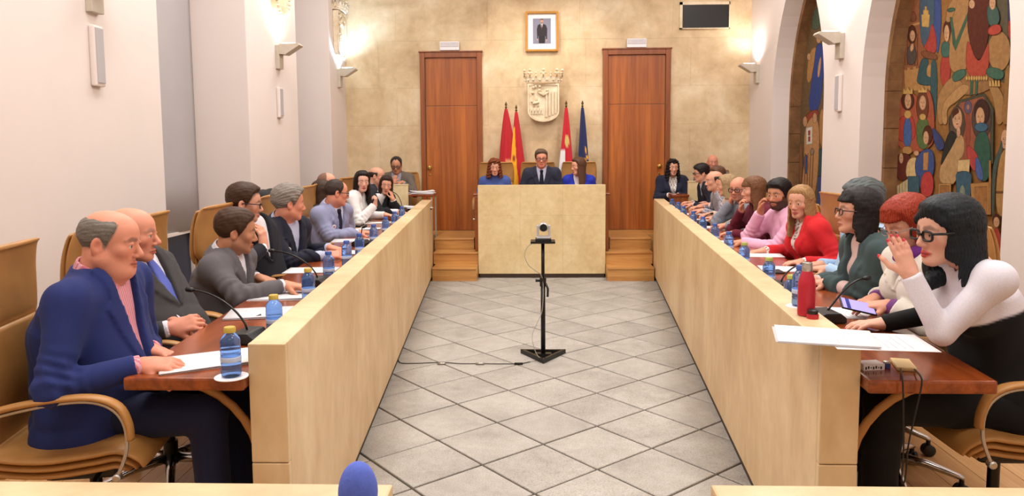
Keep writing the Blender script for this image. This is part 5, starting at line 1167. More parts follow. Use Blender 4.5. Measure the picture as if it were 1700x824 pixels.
person('man in brown-grey blazer and glasses, chin in hand, far left corner', at(658, 275, 9.42), 172, 176, 16, hs=0.84, vox=.010, lean=.06, hair=dict(style='short', t=.012, vol=.012, line='receding'), hairc=(52, 48, 46), glasses=((40, 24, 24), .0035), skin='tan',
       layers=suit((106, 96, 88), (170, 176, 200)), hands=(H_(at(668, 303, 9.24), (-.9, -.2, 0), curl=.4), H_(at(654, 303, 9.24), (.08, .2, .9), (.2, .9, .2), curl=.7, sc=.85)), elbows=((.5, .3, -.6), (-.5, -.3, -.8)), seed=25, seatz=.6)
# ------------------------------------------------------------ the presiding three
person('woman with curly auburn hair in blue turtleneck at the podium', at(821, 279, 9.36), 178, 172, 4, hs=0.86, vox=.010, lean=.03, fem=True, floor=.2, seatz=.66, hair=dict(style='curly', t=.02, vol=.012, L=.15, rx=.098, ry=.11, flare=.03, fx=.054, fy=.03), hairc=(112, 56, 30), skin='fair', layers=[dict(name='turtleneck', c=(70, 90, 156), t=.012, turtle=True, wr=.002)], seed=31)
person('man in dark suit, tie and glasses seated at the podium centre', at(899, 264, 9.36), 180, 180, 3, hs=.94, vox=.009, lean=.03, floor=.2, seatz=.70, hair=dict(style='short', t=.013, vol=.012, part=1), hairc=(92, 74, 62), glasses=((28, 22, 22), .003), skin='rosy', layers=suit((44, 48, 66), (196, 202, 228)), tie=(26, 28, 44), trousers=(36, 38, 52), seed=33, wide=1.02)
person('woman in royal blue jacket looking aside at the podium', at(960, 277, 9.36), 190, 243, 3, hs=0.9, vox=.010, lean=.03, fem=True, floor=.2, seatz=.66, hair=dict(style='long', t=.014, L=.26, flare=.02, fx=.05, fy=.03), hairc=(88, 60, 44), skin='fair', layers=suit((36, 52, 170), (232, 220, 224), v=.45), badge=((.62, .08),), seed=35)
# ------------------------------------------------------------ right side
def bw(v, a, b, h, arms):
    Sp, E, Wp = arms[0][:3]                                   # left sleeve white, right sleeve black, pale yoke
    dl = np.minimum(capd(v[:, 0], v[:, 1], v[:, 2], V(Sp), V(E), 0, 0), capd(v[:, 0], v[:, 1], v[:, 2], V(E), V(Wp), 0, 0)); Sr, Er, Wr = arms[1][:3]
    dr = np.minimum(capd(v[:, 0], v[:, 1], v[:, 2], V(Sr), V(Er), 0, 0), capd(v[:, 0], v[:, 1], v[:, 2], V(Er), V(Wr), 0, 0))
    w = np.maximum(ss(.655, .675, h) * ss(.085, .10, dr), ss(.066, .056, dl) * ss(0, .02, dr - dl))[:, None]; return solid(v, rgb(10, 10, 11)) * (1 - w) + solid(v, rgb(226, 222, 232)) * w
person('woman in white and black sweater and black glasses raising her hand, nearest on the right', at(1572, 386, 2.54), 268, 262, 4, nback=.08, ndown=.102, shdrop=-.02, pelvis=(1.60, 2.60, .69), vox=.0066, fem=True, hs=.98, seatz=.57,
       hair=dict(style='long', t=.016, vol=.006, L=.185, flare=.022, rx=.088, ry=.106, fx=.066, fy=.045, back=.02, ftop=.05, c2=(34, 48, 58), mix=.5, locks=(((-.02, .07, .09), (.045, .075, .045), .02, .012), ((-.03, .07, .085), (-.055, .055, .045), .018, .012), ((.0, -.10, -.12), (.02, -.15, -.19), .045, .03), ((.05, -.05, -.15), (.06, .03, -.19), .035, .025)  )), hairc=(16, 18, 22), skin='pale', lips=(196, 50, 56), glasses=((12, 12, 14), .0042),
       layers=[dict(name='sweater', t=.010, neck=.058, sleeve=(.050, .041, .033), cuff=.004, colfn=bw, c=(0, 0, 0), fold=.0, wr=.0016, hem=-.12)], hands=(H_(at(1511, 456, 2.47), (-.30, .12, .90), (-.25, .95, .10), curl=.10, spread=.16, sc=.86, elbow=at(1563, 553, 2.44)), H_(at(1464, 538, 2.88), (-.97, -.12, .02), curl=.32, sc=.92)), elbows=((.1, -.8, -.6), None), trousers=(10, 10, 11), knees=[(1.18, 2.50, .68), (1.18, 2.72, .68)], nail=(196, 40, 60), seed=41)
person('red-haired woman in cream jacket and purple scarf holding a phone', at(1506, 372, 3.18), 266, 258, 24, hs=0.94, vox=.0075, row=1, fem=True, hair=dict(style='bob', t=.016, vol=.008, L=.085, rx=.086, ry=.10, fx=.064, fy=.03, bangs=.05, groove=.0014, c2=(196, 74, 36)), hairc=(132, 34, 18), skin='fair', glasses=((150, 140, 140), .0016), lips=(176, 90, 90),
       layers=[dict(name='blouse', c=(120, 70, 130), t=.006, neck=.05, sleeve=(.046, .04, .034), cuff=.004), dict(name='jacket', c=(226, 218, 206), t=.018, sleeve=(.062, .056, .047), cuff=.03, neck=.062, v=(.66, .98, .03), lapel=True, fold=.003, wr=.003)], scarf=(104, 40, 122), hands=(H_(at(1474, 507, 3.10), (-.95, .25, -.05), (-.1, .2, -.9), curl=.35, sc=.9), H_(at(1452, 496, 3.34), (-.8, -.55, -.1), curl=.45, sc=.9)), seed=43, trousers=(60, 56, 60))
person('woman with dark bob and glasses in grey-green blazer', at(1424, 353, 3.62), 268, 274, -4, hs=0.93, vox=.0078, row=1, fem=True, hair=dict(style='bob', t=.016, vol=.006, L=.155, rx=.088, ry=.102, flare=.012, fx=.064, fy=.036, bangs=.05, c2=(44, 40, 42)), hairc=(30, 24, 24), skin='fair', glasses=((60, 40, 40), .0028),
       layers=suit((66, 84, 86), (226, 196, 190), v=.25, collar=False), hands=(H_(at(1372, 470, 3.74), (-.95, .1, 0), curl=.4), H_(at(1352, 468, 3.82), (-.95, -.1, 0), curl=.35)), seed=45)
person('grey-haired person in light blue shirt behind the dark bob', at(1432, 337, 4.15), 268, 268, 4, hs=0.95, vox=.009, row=1, hair=dict(style='short', t=.020, vol=.014, groove=.003, line='low'), hairc=(84, 90, 90), layers=[dict(name='shirt', c=(170, 198, 228), t=.012, neck=.06, collar=True, sleeve=(.056, .048, .038), cuff=.004)], hands=(H_(at(1372, 447, 4.14), (-.95, .1, 0), curl=.4), H_(at(1362, 440, 4.32), (-.9, -.2, 0), curl=.5)), seed=47)
def floral(v, a, b, h, arms):
    w = (np.sin(v[:, 0] * 170 + 2 * np.sin(v[:, 2] * 90)) * np.sin(v[:, 2] * 150 + v[:, 1] * 120) > .35)[:, None]; return np.where(w, solid(v, rgb(140, 120, 110)), solid(v, rgb(236, 228, 222)))
person('blonde woman in bright red jacket', at(1329, 336, 4.75), 262, 228, 6, hs=0.86, vox=.008, row=1, fem=True, hair=dict(style='long', t=.012, vol=.004, L=.27, flare=.03, rx=.088, ry=.10, fx=.054, fy=.024, ftop=.075, c2=(206, 166, 114), mix=.6), hairc=(150, 108, 66), skin='fair', lips=(190, 90, 86),
       layers=suit((206, 34, 40), (236, 228, 222), v=.2, collar=False, shirt_fn=floral), hands=(H_(at(1330, 436, 4.5), (-.9, -.1, 0), curl=.4), H_(at(1268, 417, 5.0), (-.97, -.1, -.05), curl=.35)), seed=49, trousers=(28, 28, 34))
person('bearded man in pink shirt with fingers at his lips', at(1293, 324, 5.35), 262, 230, 4, hs=0.9, vox=.0085, row=1, hair=dict(style='short', t=.016, vol=.010, line='low'), hairc=(26, 20, 20), beard=((30, 22, 20), .93), skin='tan',
       layers=[dict(name='shirt', c=(232, 176, 204), t=.014, neck=.06, collar=True, sleeve=(.058, .050, .040), cuff=.004, wr=.004)], hands=(H_(at(1232, 403, 5.35), (-.9, .2, 0), curl=.6), H_(at(1262, 354, 5.42), (.1, -.1, .92), (.6, -.6, .1), curl=.7)), elbows=(None, (-.6, .1, -.7)), seed=51)
person('brown-haired woman with fringe in burgundy top, chin on fist', at(1251, 317, 5.95), 266, 272, 2, hs=0.88, vox=.009, row=1, fem=True, hair=dict(style='long', t=.014, vol=.008, L=.20, rx=.088, fx=.064, fy=.04, bangs=.04, c2=(150, 106, 70)), hairc=(104, 66, 42), skin='fair',
       layers=[dict(name='top', c=(100, 28, 46), t=.012, neck=.06, sleeve=(.052, .046, .038), cuff=.004)], hands=(H_(at(1218, 388, 5.92), (-.9, .2, 0), curl=.5), H_(at(1231, 349, 5.95), (-.1, -.2, .9), (.5, -.5, .2), curl=1.0, sc=.88)), elbows=(None, (-.5, .2, -.8)), seed=53)
person('balding man with dark glasses and grey sweater, cheek on hand', at(1226, 314, 6.55), 262, 222, 6, hs=0.89, vox=.009, row=1, hair=dict(style='fringe', t=.008, vol=0, top=.06, line='receding'), hairc=(70, 58, 52), glasses=((26, 22, 24), .0032), beard=((120, 100, 90), .4), skin='rosy',
       layers=[dict(name='sweater', c=(132, 136, 146), t=.014, neck=.06, sleeve=(.056, .049, .040), cuff=.004)], hands=(H_(at(1204, 375, 6.4), (-.9, .2, 0), curl=.5), H_(at(1213, 337, 6.6), (.15, -.1, .9), (.8, -.5, .1), curl=.5)), elbows=(None, (-.5, .2, -.8)), seed=55)
person('woman with straight blonde bob in beige top', at(1207, 309, 7.1), 270, 292, 4, hs=0.86, vox=.010, row=1, fem=True, hair=dict(style='bob', t=.014, vol=.006, L=.15, rx=.086, c2=(206, 180, 140)), hairc=(160, 128, 90), layers=[dict(name='top', c=(216, 196, 180), t=.012, neck=.06)], hands=(H_(at(1186, 362, 7.0), (-.9, .2, 0), curl=.5), H_(at(1180, 356, 7.3), (-.9, -.2, 0), curl=.5)), seed=57)
def check(v, a, b, h, arms):
    w = ((np.sin(a * 300) > 0) ^ (np.sin(h * 160) > 0))[:, None]; return np.where(w, solid(v, rgb(110, 108, 118)), solid(v, rgb(186, 182, 190)))
person('balding man in checked shirt, profile, far right row', at(1186, 301, 7.65), 270, 266, 4, hs=0.88, vox=.010, row=1, hair=dict(style='fringe', t=.008, vol=0, top=.06), hairc=(50, 40, 38), layers=[dict(name='shirt', t=.012, neck=.06, collar=True, colfn=check, c=(0, 0, 0))], hands=(H_(at(1166, 350, 7.5), (-.9, .2, 0), curl=.5), H_(at(1164, 344, 7.8), (-.9, -.2, 0), curl=.5)), seed=59)
person('person with brown hair and pale pink shirt, partly hidden in the far right row', at(1190, 293, 8.2), 268, 255, 4, hs=0.86, vox=.010, row=1, fem=True, hair=dict(style='short', t=.016, vol=.008, line='normal'), hairc=(96, 66, 48), layers=[dict(name='shirt', c=(232, 204, 208), t=.012, neck=.06)], hands=(H_(at(1174, 340, 8.0), (-.9, .2, 0), curl=.5), H_(at(1168, 338, 8.3), (-.9, -.2, 0), curl=.5)), seed=61)
person('young man in dark suit and glasses, profile, far right row', at(1164, 288, 8.45), 268, 268, 6, hs=0.84, vox=.0095, row=1, hair=dict(style='short', t=.015, vol=.012, line='low'), hairc=(34, 26, 26), glasses=((40, 26, 26), .003), skin='fair', layers=suit((30, 32, 44), (214, 216, 232)), hands=(H_(at(1150, 340, 8.3), (-.9, .2, 0), curl=.5), H_(at(1148, 337, 8.55), (-.9, -.2, .1), curl=.6)), seed=63)
person('bald man facing forward at the back right', at(1183, 270, 9.55), 180, 182, 4, hs=0.84, vox=.010, lean=.0, hair=None, hairc=(150, 110, 90), skin='rosy', layers=[dict(name='shirt', c=(120, 120, 130), t=.012, neck=.06)], seed=65, seatz=.7)
person('woman with long curly black hair in navy blazer, back right', at(1117, 279, 9.40), 178, 176, 2, hs=0.84, vox=.0095, lean=.02, fem=True, hair=dict(style='curly', t=.014, vol=.012, L=.20, rx=.094, ry=.105, flare=.035, fx=.052, fy=.03), hairc=(18, 15, 16), skin='fair', layers=suit((30, 34, 54), (206, 206, 218), v=.3, shirt_fn=floral), badge=((.66, -.08),), hands=(H_(at(1125, 324, 9.2), (-.7, -.4, 0), curl=.4), H_(at(1112, 324, 9.18), (.7, -.4, 0), curl=.4)), seed=67, seatz=.62)
# chairs for everyone
for lab, dx, y, yw in (('tan leather chair of the man in navy suit, nearest on the left', -.20, 2.42, 80), ('tan leather chair behind the bald man in charcoal suit', -.225, 3.07, 82), ('tan leather chair behind the mid-grey blazer', -.24, 3.57, 84), ('tan leather chair behind the man with hand at mouth', -.11, 4.10, 90),
                      ('tan leather chair behind the grey-haired man in navy', -.06, 4.98, 90), ('tan leather chair behind the pale blue-grey suit', -.10, 6.12, 90), ('tan leather chair of the half-hidden brown-haired person', -.10, 6.64, 90), ('tan leather chair behind the white blouse', -.10, 7.22, 95), ('tan leather chair of the long-haired woman in black', -.10, 7.9, 100)):
    chair(lab, XL(y) - .514 + dx, y, yw)
for lab, dx, y, yw in (('tan leather chair of the woman in white and black sweater', .19, 2.60, 270), ('tan leather chair of the red-haired woman', .04, 3.16, 262), ('tan leather chair behind the dark bob', .10, 3.60, 268), ('tan leather chair behind the light blue shirt', .06, 4.18, 268), ('tan leather chair behind the bright red jacket', .10, 4.80, 262), ('tan leather chair of the bearded man in pink', .02, 5.36, 262),
                      ('tan leather chair of the burgundy top', .0, 5.96, 266), ('tan leather chair of the grey sweater', .0, 6.56, 266), ('tan leather chair of the blonde bob', .0, 7.12, 268), ('tan leather chair of the checked shirt', .0, 7.66, 268), ('tan leather chair of the young man in dark suit', .0, 8.44, 268)):
    c = chair(lab, XR(y) + .514 + dx, y, yw)
    if y > 5.2: c.scale = (1, 1, .93)
chair('tan leather chair in the far left corner', at(664, 280, 9.5).x, 9.42, 178); chair('tan leather chair of the forward-facing bald man', at(1190, 275, 9.5).x, 9.54, 182)
for lab, px in (('tan chair of the woman in blue turtleneck', 822), ('tan chair of the man at the podium centre', 893), ('tan chair of the woman in royal blue', 963)): chair(lab, at(px, 280, 9.46).x, 9.46, 180, .22)
# ------------------------------------------------------------ flags behind the podium
M['bronze'] = plain('dark_bronze', rgb(92, 70, 40), .35, .8)
def flag(label, px_top, py_top, px_l, px_r, colfn, folds, seed):
    y = 9.80; top = at(px_top, py_top, y); t = thing('furled_flag', label, 'flag', (top.x, y, .20), 0, 'furled flags behind the podium')
    H = top.z - .20; MB().tube([(0, 0, .02), (0, 0, H - .07)], .011, 10).build('pole', 'brass', t, smooth=True)
    MB().lathe([(.008, H - .075), (.016, H - .07), (.016, H - .06), (.007, H - .055), (.017, H - .03), (.002, H + .01)], 12).build('finial', 'bronze', t, smooth=True)
    MB().lathe([(.13, 0), (.13, .015), (.03, .03), (.02, .05)], 20).build('stand', 'blackm', t, smooth='auto')
    bl = at(px_l, 307, y).x - top.x; br = at(px_r, 307, y).x - top.x; z1_, z0 = H - .085, 1.10 - .20 - .55; nu, nv = 56, 40; m = MB(); vs_, cs = [], []
    for j in range(nv + 1):
        s = j / nv; z = z1_ + (z0 - z1_) * s; k = (z1_ - z) / (z1_ - (1.18 - .20)); k = min(1.25, k)
        cx = (bl + br) / 2 * k; rx = .016 + ((br - bl) / 2 - .0) * k ** .8; ry = .012 + .05 * min(1, k)
        for i in range(nu):
            a = 2 * math.pi * i / nu; rr = 1 + .22 * min(1, k * 1.3) * math.sin(a * folds + seed + 1.5 * s) + .10 * math.sin(a * (folds * 2 + 1) + s * 3)
            vs_.append((cx + rx * rr * math.cos(a), ry * rr * math.sin(a), z)); cs.append(colfn((math.cos(a) * rr + 1) / 2, min(1, k), a))
    fs = [(j * nu + i, (j + 1) * nu + i, (j + 1) * nu + (i + 1) % nu, j * nu + (i + 1) % nu) for j in range(nv) for i in range(nu)]
    m.add(vs_, fs); m.c = cs; m.build('flag_cloth', 'flagc', t, smooth=True, colr=True)
    return t
RD = rgb(186, 20, 34); YL = rgb(238, 172, 30); NV = rgb(24, 34, 84); WH = rgb(226, 226, 232)
def f_crimson(u, k, a): return rgb(216, 150, 110) if (u - .55) ** 2 / .03 + (k - .80) ** 2 / .004 < 1 and math.sin(u * 60) * math.sin(k * 90) > -.3 else rgb(180, 20, 34)
def f_tri(u, k, a):
    if (u - .25) ** 2 / .012 + (k - .72) ** 2 / .003 < 1: return rgb(150, 60, 40)
    return YL if u < .22 + .38 * max(0, k - .15) and k > .22 else RD
def f_quart(u, k, a):
    if (u - .55) ** 2 / .06 + (k - .48) ** 2 / .008 < 1: return rgb(206, 184, 104) if math.sin(u * 40) * math.sin(k * 80) > -.5 else rgb(70, 100, 150)
    if k > .62 and u < .35 + .3 * (k - .62): return WH
    return rgb(190, 22, 42)
def f_stars(u, k, a):
    for su, sk in ((.7, .62), (.8, .72), (.6, .76)):
        if (u - su) ** 2 / .012 + (k - sk) ** 2 / .0006 < 1: return YL
    return NV
flag('crimson furled flag with pale crest, leftmost of the four', 840, 170, 829, 858, f_crimson, 3, .4); flag('furled red and yellow striped flag', 857, 175, 849, 869, f_tri, 3, 1.7)
flag('furled red and white flag with gold castle crest', 940, 168, 931, 950, f_quart, 3, 2.6); flag('furled dark blue flag with yellow stars', 967, 168, 962, 978, f_stars, 3, 3.9)

# ------------------------------------------------------------ camera on its stand in the aisle
b = atz(902, 600, 0); t = thing('camera_stand', 'black pole stand with triangular base in the middle of the aisle', 'stand', (b.x, 5.40, 0))
A = [Vector((-.172, .12, 0)), Vector((.172, .12, 0)), Vector((0, -.16, 0))]
for i in range(3):
    p, q2 = A[i], A[(i + 1) % 3]; d = (q2 - p).normalized(); nn = Vector((-d.y, d.x, 0)) * .022; cen = Vector((0, .027, 0))
    if (cen - p).dot(nn) < 0: nn = -nn
    MB().prism([p, q2, q2 + nn - d * .038, p + nn + d * .038], (0, 0, .032)).build('base_bar', 'blackm', t, bevel=.002)
MB().box(-.06, .06, -.01, .045, .004, .03).build('base_plate', 'blackm', t)
MB().tube([(0, .02, .02), (0, .02, .57)], .017, 12).build('lower_tube', 'blackm', t, smooth=True); MB().tube([(0, .02, .5), (0, .02, .86)], .0125, 12).build('upper_tube', 'blackm', t, smooth=True)
MB().tube([(0, .02, .535), (0, .02, .60)], .024, 14).build('collar', 'black', t, smooth='auto'); MB().tube([(-.022, .02, .575), (-.055, .02, .578)], [.008, .012], 10).build('clamp_knob', 'black', t, smooth=True); MB().tube([(.02, .0, .56), (.036, -.005, .52), (.034, -.004, .46)], .008, 8).build('clamp_lever', 'black', t, smooth=True)
MB().box(-.09, .09, -.05, .09, .86, .876).build('top_plate', 'blackm', t, bevel=.003); MB().box(-.055, .062, -.035, .075, .876, .892).build('quick_release', 'black', t, bevel=.003)
z0 = .893; c = thing('conference_camera', 'small silver and black conference camera on the pole stand', 'camera', (b.x + .005, 5.42, z0)); M['silver'] = plain('camera_silver', rgb(196, 196, 202), .35, .3)
MB().box(-.052, .052, -.045, .045, 0, .016).build('base', 'silver', c, bevel=.006)
for sx in (-1, 1): MB().box(min(sx * .034, sx * .05), max(sx * .034, sx * .05), -.03, .03, .014, .098).build('yoke_arm', 'silver', c, bevel=.006)
hd = MB().lathe([(.02, -.04), (.032, -.034), (.033, .02), (.03, .028), (.02, .034)], 20, (0, 0, .082), m=Matrix.Rotation(R_(90), 3, 'X')).build('lens_head', 'silver', c, smooth='auto')
MB().lathe([(.027, .034), (.027, .044), (.02, .045), (.018, .038)], 20, (0, 0, .082), m=Matrix.Rotation(R_(90), 3, 'X')).build('lens', 'black', hd, smooth='auto')
cab = [at(888, 402, 5.40), at(876, 410, 5.38), at(871, 424, 5.36), at(877, 440, 5.36), at(889, 450, 5.38), at(899, 458, 5.40), at(902, 480, 5.395), at(901, 505, 5.39), at(899, 520, 5.38), at(892, 536, 5.36), at(884, 555, 5.34), at(885, 572, 5.31), at(892, 590, 5.30), at(902, 600, 5.28)]
cab = [tuple(p) for p in smooth_st([tuple(p) for p in cab], 4)]
tag(MB().tube(cab, .0028, 6).build('signal_cable', plain('grey_cable', rgb(170, 164, 156), .6), smooth=True), 'thin grey cable looping down the camera stand', 'cable')
fc = [(661, 597), (666, 603), (690, 603.5), (733, 602), (765, 604), (797, 604), (830, 604.5), (862, 604), (880, 601)]; fc = [atz(x, y, .005) for x, y in fc]; fc = smooth_st([tuple(p) for p in fc], 4)
t = thing('floor_cable', 'thin cable with connectors lying across the paving to the stand', 'cable', tuple(fc[0][:2]) + (0,)); o = MB().tube([Vector(p) - Vector((fc[0][0], fc[0][1], 0)) for p in fc], .003, 6).build('cord', 'black', t, smooth=True)
for px in (733, 797, 861): p = atz(px, 604, .009); MB().tube([p - Vector((fc[0][0] + .03, fc[0][1], 0)), p - Vector((fc[0][0] - .03, fc[0][1], 0))], .008, 8).build('connector', 'blackm' if px > 800 else 'steel', t, smooth=True)

# ------------------------------------------------------------ things on the tables
bottle('blue water bottle with yellow cap nearest on the left table', 381, 545, 'cap_y', coaster='white round coaster under the nearest left bottle')
for lab, x, y, c in (('yellow-capped bottle beside the papers on the left table', 454, 490, 'cap_y'), ('yellow-capped bottle by the grey blazer’s hand', 511, 446, 'cap_y'), ('blue-capped bottle by the end of the white sheet, left table', 545, 418, 'cap_b'), ('blue-capped bottle next to the writing man', 575, 400, 'cap_b'), ('bottle before the pale blue-grey suit', 596.5, 388, 'cap_b'), ('bottle beside the folded arms of the pale suit', 620, 373, 'cap_b'), ('bottle before the white blouse', 640, 360.5, 'cap_b'), ('bottle next to the phone of the white blouse', 655, 351.5, 'cap_b'), ('farthest bottle on the left table, before the woman in black', 667, 343, 'cap_b')): bottle(lab, x, y, c)
for lab, x, y, c in (('green-capped bottle below the dark bob on the right table', 1314, 457, 'cap_g'), ('green-capped bottle by the sheet before the light blue shirt', 1277, 428, 'cap_g'), ('bottle before the bright red jacket', 1236, 403, 'cap_g'), ('bottle before the pink shirt', 1210, 385, 'cap_b'), ('bottle before the burgundy top', 1187, 371.5, 'cap_b'), ('bottle before the grey sweater', 1167, 360, 'cap_b'), ('bottle before the blonde bob', 1151, 351, 'cap_b'), ('bottle before the checked shirt', 1135, 342.5, 'cap_b'), ('bottle second from the far end of the right table', 1126, 336, 'cap_b'), ('farthest bottle of the right table, by the stone screen', 1116, 330.5, 'cap_b')): bottle(lab, x, y, c)
bottle('blue bottle on a coaster on the right parapet behind the red flask', 1330, 442, 'cap_b', PAR_H, coaster='white coaster on the right parapet')
# red flask and its cap on the parapet
p = atz(1338, 524, PAR_H); M['flask'] = plain('red_flask_paint', rgb(186, 32, 52), .35, .1, .03)
t = thing('red_flask', 'red metal drinking flask standing on the right parapet', 'flask', (p.x, p.y, PAR_H)); MB().lathe([(.026, 0), (.0305, .004), (.031, .012), (.031, .115), (.028, .135), (.020, .158), (.0175, .166)], 28).build('flask_body', 'flask', t, smooth='auto'); MB().lathe([(.0175, .164), (.019, .167), (.019, .180), (.0175, .184), (.0175, .196), (.015, .197), (.014, .18)], 24).build('flask_neck', 'steel', t, smooth='auto')
p = atz(1349, 529, PAR_H); t = thing('flask_cap', 'red and black screw cap lying beside the red flask', 'cap', (p.x, p.y, PAR_H)); MB().lathe([(.02, 0), (.021, .002), (.021, .016), (.018, .017)], 20).build('cap_body', 'flask', t, smooth='auto'); MB().lathe([(.018, .016), (.018, .03), (.012, .034), (.004, .035)], 18).build('cap_top', 'black', t, smooth='auto')
# papers
sheet('white papers under the hands of the man in navy suit', 345, 600, -62, n=3, text=False)
sheet('stack of printed papers with a pen on the left table', 438, 521, -78, n=4); sheet('printed papers by the sleeve of the mid-grey blazer', 470, 492, -84, n=2, z=TB)
sheet('white sheet beside the blue-capped bottle on the left table', 517, 449, -86, n=1, text=False); sheet('notepad under the writing hand of the grey-haired man', 560, 421, -80, n=3); sheet('papers before the pale blue-grey suit', 585, 400, -84, n=2); sheet('sheet near the folded arms of the pale suit', 612, 380, -84, .15, .21); sheet('white sheet before the white blouse', 628, 370, -84, .18, .24); sheet('sheet before the woman in black', 650, 358, -80, .15, .21)
sheet('printed sheets overhanging the end of the right parapet', 1368, 561, 76, n=3, z=PAR_H, dz=.0025); sheet('annotated sheet beside the papers at the near end of the right table', 1456, 568, 84, .21, .297, z=PAR_H, n=1, dz=.0)
sheet('white sheet under the phone of the red-haired woman', 1392, 520, 86, n=1); sheet('white sheet before the light blue shirt', 1300, 447, 84, .18, .26); sheet('white sheet under the hand of the red jacket', 1268, 424, 84, .17, .24); sheet('sheets before the pink shirt', 1216, 403, 84, .18, .26); sheet('papers before the grey sweater', 1188, 378, 84, .18, .26, n=2); sheet('papers before the blonde bob', 1170, 366, 84, .18, .26, n=2); sheet('papers before the checked shirt', 1158, 356, 84, .16, .22); sheet('papers before the young man in dark suit', 1140, 343, 84, .18, .26, n=2)
for lab, px, py, Y, z, n in (('pile of papers on the side table beside the left door', 700, 322, 9.25, .99, 7), ('dark folder of papers at the far end of the left parapet', 692, 333, 8.62, TB, 9)):
    p = at(px, py, Y); t = thing('paper_pile', lab, 'papers', (p.x, p.y, z), R_(12))
    for k in range(n):
        vs_, fs = [], []; a_ = random.uniform(-.25, .25); dx, dy = random.uniform(-.02, .02), random.uniform(-.02, .02); cu = random.uniform(.0, .02) * (k > n - 3)
        for i in range(7):
            for j in range(2):
                x, y = .15 * (i / 3 - 1), .105 * (2 * j - 1); vs_.append((dx + x * math.cos(a_) - y * math.sin(a_), dy + x * math.sin(a_) + y * math.cos(a_), .002 + .0045 * k + cu * (abs(i / 3 - 1) ** 2)))
        for i in range(6): fs.append((2 * i, 2 * i + 2, 2 * i + 3, 2 * i + 1))
        m = MB(); m.add(vs_, fs); o = m.build('sheaf', 'black' if (lab.startswith('dark') and k < 4) else 'paper', t, smooth=True); md = o.modifiers.new('s', 'SOLIDIFY'); md.thickness = .0035
p0 = atz(432, 525, TB + .012); tag(MB().tube([at(410, 533, p0.y - .02), at(433, 523, p0.y + .03)], [.004, .0045], 8).build('pen', 'black', smooth=True), 'black pen lying on the printed papers', 'pen')
# microphones
def mbase(px, py): return tuple(atz(px, py, TB + .002))
b = mbase(412, 566); mic('black gooseneck microphone bending towards the bald man in charcoal', b, at(320, 482, b[1] + .12), -6)
b = mbase(528, 474); mic('black gooseneck microphone before the man with hand at mouth', b, at(455, 417, b[1] + .1), -6)
b = mbase(600, 408); mic('gooseneck microphone near the pale suit', b, at(602, 378, b[1]), -6); b = mbase(668, 352); mic('gooseneck microphone before the woman in black', b, at(653, 320, b[1] + .1), -6)
b = mbase(1372, 532); mic('black gooseneck microphone bending towards the red-haired woman', b, at(1434, 463, b[1] + .06), 4, 1.0, 1.0)
b = mbase(1296, 482); mic('black gooseneck microphone before the light blue shirt', b, at(1330, 440, b[1] + .1), 4)
b = mbase(1166, 374); mic('gooseneck microphone before the grey sweater', b, at(1180, 355, b[1] + .1), 4)
# right table end: cigarette packet, lighter, pouch with cord, phone
p = atz(1444, 612, TB); t = thing('cigarette_packet', 'white cigarette packet at the end of the right table', 'packet', (p.x, p.y, TB), R_(8)); MB().box(-.036, .036, -.024, .024, 0, .021).build('carton', 'paper', t, bevel=.0015); m = MB()
for k in range(7): x = -.03 + k * .0085; m.box(x, x + .005, -.0243, -.024, .004 + .002 * (k % 3), .011 + .002 * ((k + 1) % 3))
m.build('print', 'black', t, kind='stuff')
p = atz(1472, 611, TB); t = thing('pill_jar', 'tiny blue jar beside the white packet', 'jar', (p.x, p.y, TB)); MB().lathe([(.0105, 0), (.0115, .002), (.0115, .016), (.010, .017)], 16).build('jar_body', plain('blue_jar', rgb(70, 84, 150), .3), t, smooth='auto'); MB().lathe([(.0108, .017), (.0108, .022), (.009, .023)], 16).build('jar_lid', 'steel', t, smooth='auto')
p = atz(1500, 609, TB); M['pouch'] = plain('cream_leather', rgb(226, 198, 140), .5); t = thing('phone_pouch', 'cream leather pouch with black cord hanging off the right table', 'pouch', (p.x, p.y, TB), R_(-14)); MB().box(-.03, .03, -.055, .06, 0, .012).build('pouch_body', 'pouch', t, bevel=.005, segs=3)
ro = Matrix.Rotation(R_(14), 3, 'Z')
def wl(px, py, Y): return ro @ (at(px, py, Y) - Vector((p.x, p.y, TB)))
pts = [Vector((-.02, -.055, .008)), wl(1497, 624, 2.245), wl(1499, 640, 2.232), wl(1500, 690, 2.235), wl(1500, 750, 2.25), wl(1497, 800, 2.26), wl(1503, 795, 2.262), wl(1508, 740, 2.25), wl(1519, 690, 2.235), wl(1530, 640, 2.232), wl(1528, 625, 2.245), Vector((.02, -.055, .008))]
MB().tube(smooth_st([tuple(v) for v in pts], 4), .0026, 6).build('cord', 'black', t, smooth=True)
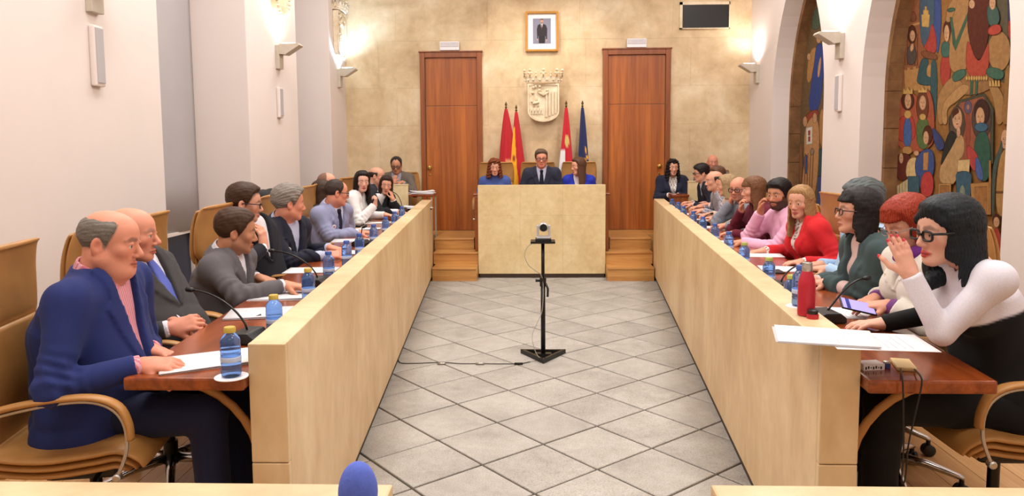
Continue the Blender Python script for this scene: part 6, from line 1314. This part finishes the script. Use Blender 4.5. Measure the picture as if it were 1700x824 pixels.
pc = atz(1424, 509, TB + .05); t = thing('smartphone', 'smartphone with lilac screen held by the red-haired woman', 'phone', tuple(pc)); t.rotation_euler = (R_(14), R_(-26), R_(80)); MB().box(-.036, .036, -.072, .072, -.004, .004).build('case', 'black', t, bevel=.003); MB().box(-.033, .033, -.066, .066, .004, .0045).build('screen', lamp_mat('phone_screen', rgb(150, 140, 226), .8), t); MB().box(-.033, .033, .034, .05, .0046, .005).build('status_bar', plain('screen_blue', rgb(40, 50, 150), .4), t)
tag(MB().box(-.03, .03, -.06, .06, 0, .008).build('smartphone', 'black', loc=tuple(atz(1290, 452, TB)), bevel=.003), 'black smartphone on the sheet before the light blue shirt', 'phone')
# coat over a chair, microphone in the foreground
g_ = Grid((-.2, -.3, .3), (.2, .3, 1.06), .011)
g_.cap((0, -.18, .98), (0, .18, .98), .07, .07, .02); g_.cap((-.03, -.17, .95), (-.05, -.2, .5), .075, .09, .05); g_.cap((-.03, .17, .95), (-.05, .2, .5), .075, .09, .05); g_.cap((-.03, 0, .95), (-.05, 0, .5), .09, .1, .05); x, y, z = g_.pts(); g_.F = g_.F + wrinkle(x, y, z, .009, 4).astype(np.float32); v, fq = g_.mesh()
o = np_mesh('black_coat', [(v, fq, solid(v, rgb(20, 20, 24)))], 'cloth', None, (0, 0, 0)); o.location = (at(447, 340, 5.15).x - .02, 5.15, DAIS + .12); tag(o, 'black quilted coat hung over a chair behind the grey-haired man', 'coat'); chair('tan leather chair holding the black coat', at(447, 340, 5.15).x + .30, 5.15, 90)
p = at(594, 800, 1.10); t = thing('boom_microphone', 'blue foam-covered microphone poking up before the front parapet', 'microphone', (p.x, 1.10, 0)); M['foam'] = plain('blue_foam', rgb(92, 112, 206), .9, 0, .05, 120, .3)
MB().ball((0, 0, 1.028), (.0305, .0305, .048), nu=24, nv=16).build('windscreen', 'foam', t, smooth=True); MB().tube([(0, 0, .02), (0, 0, .99)], .008, 10).build('pole', 'blackm', t, smooth=True); MB().lathe([(.11, 0), (.11, .015), (.02, .025)], 24).build('base', 'blackm', t, smooth='auto')
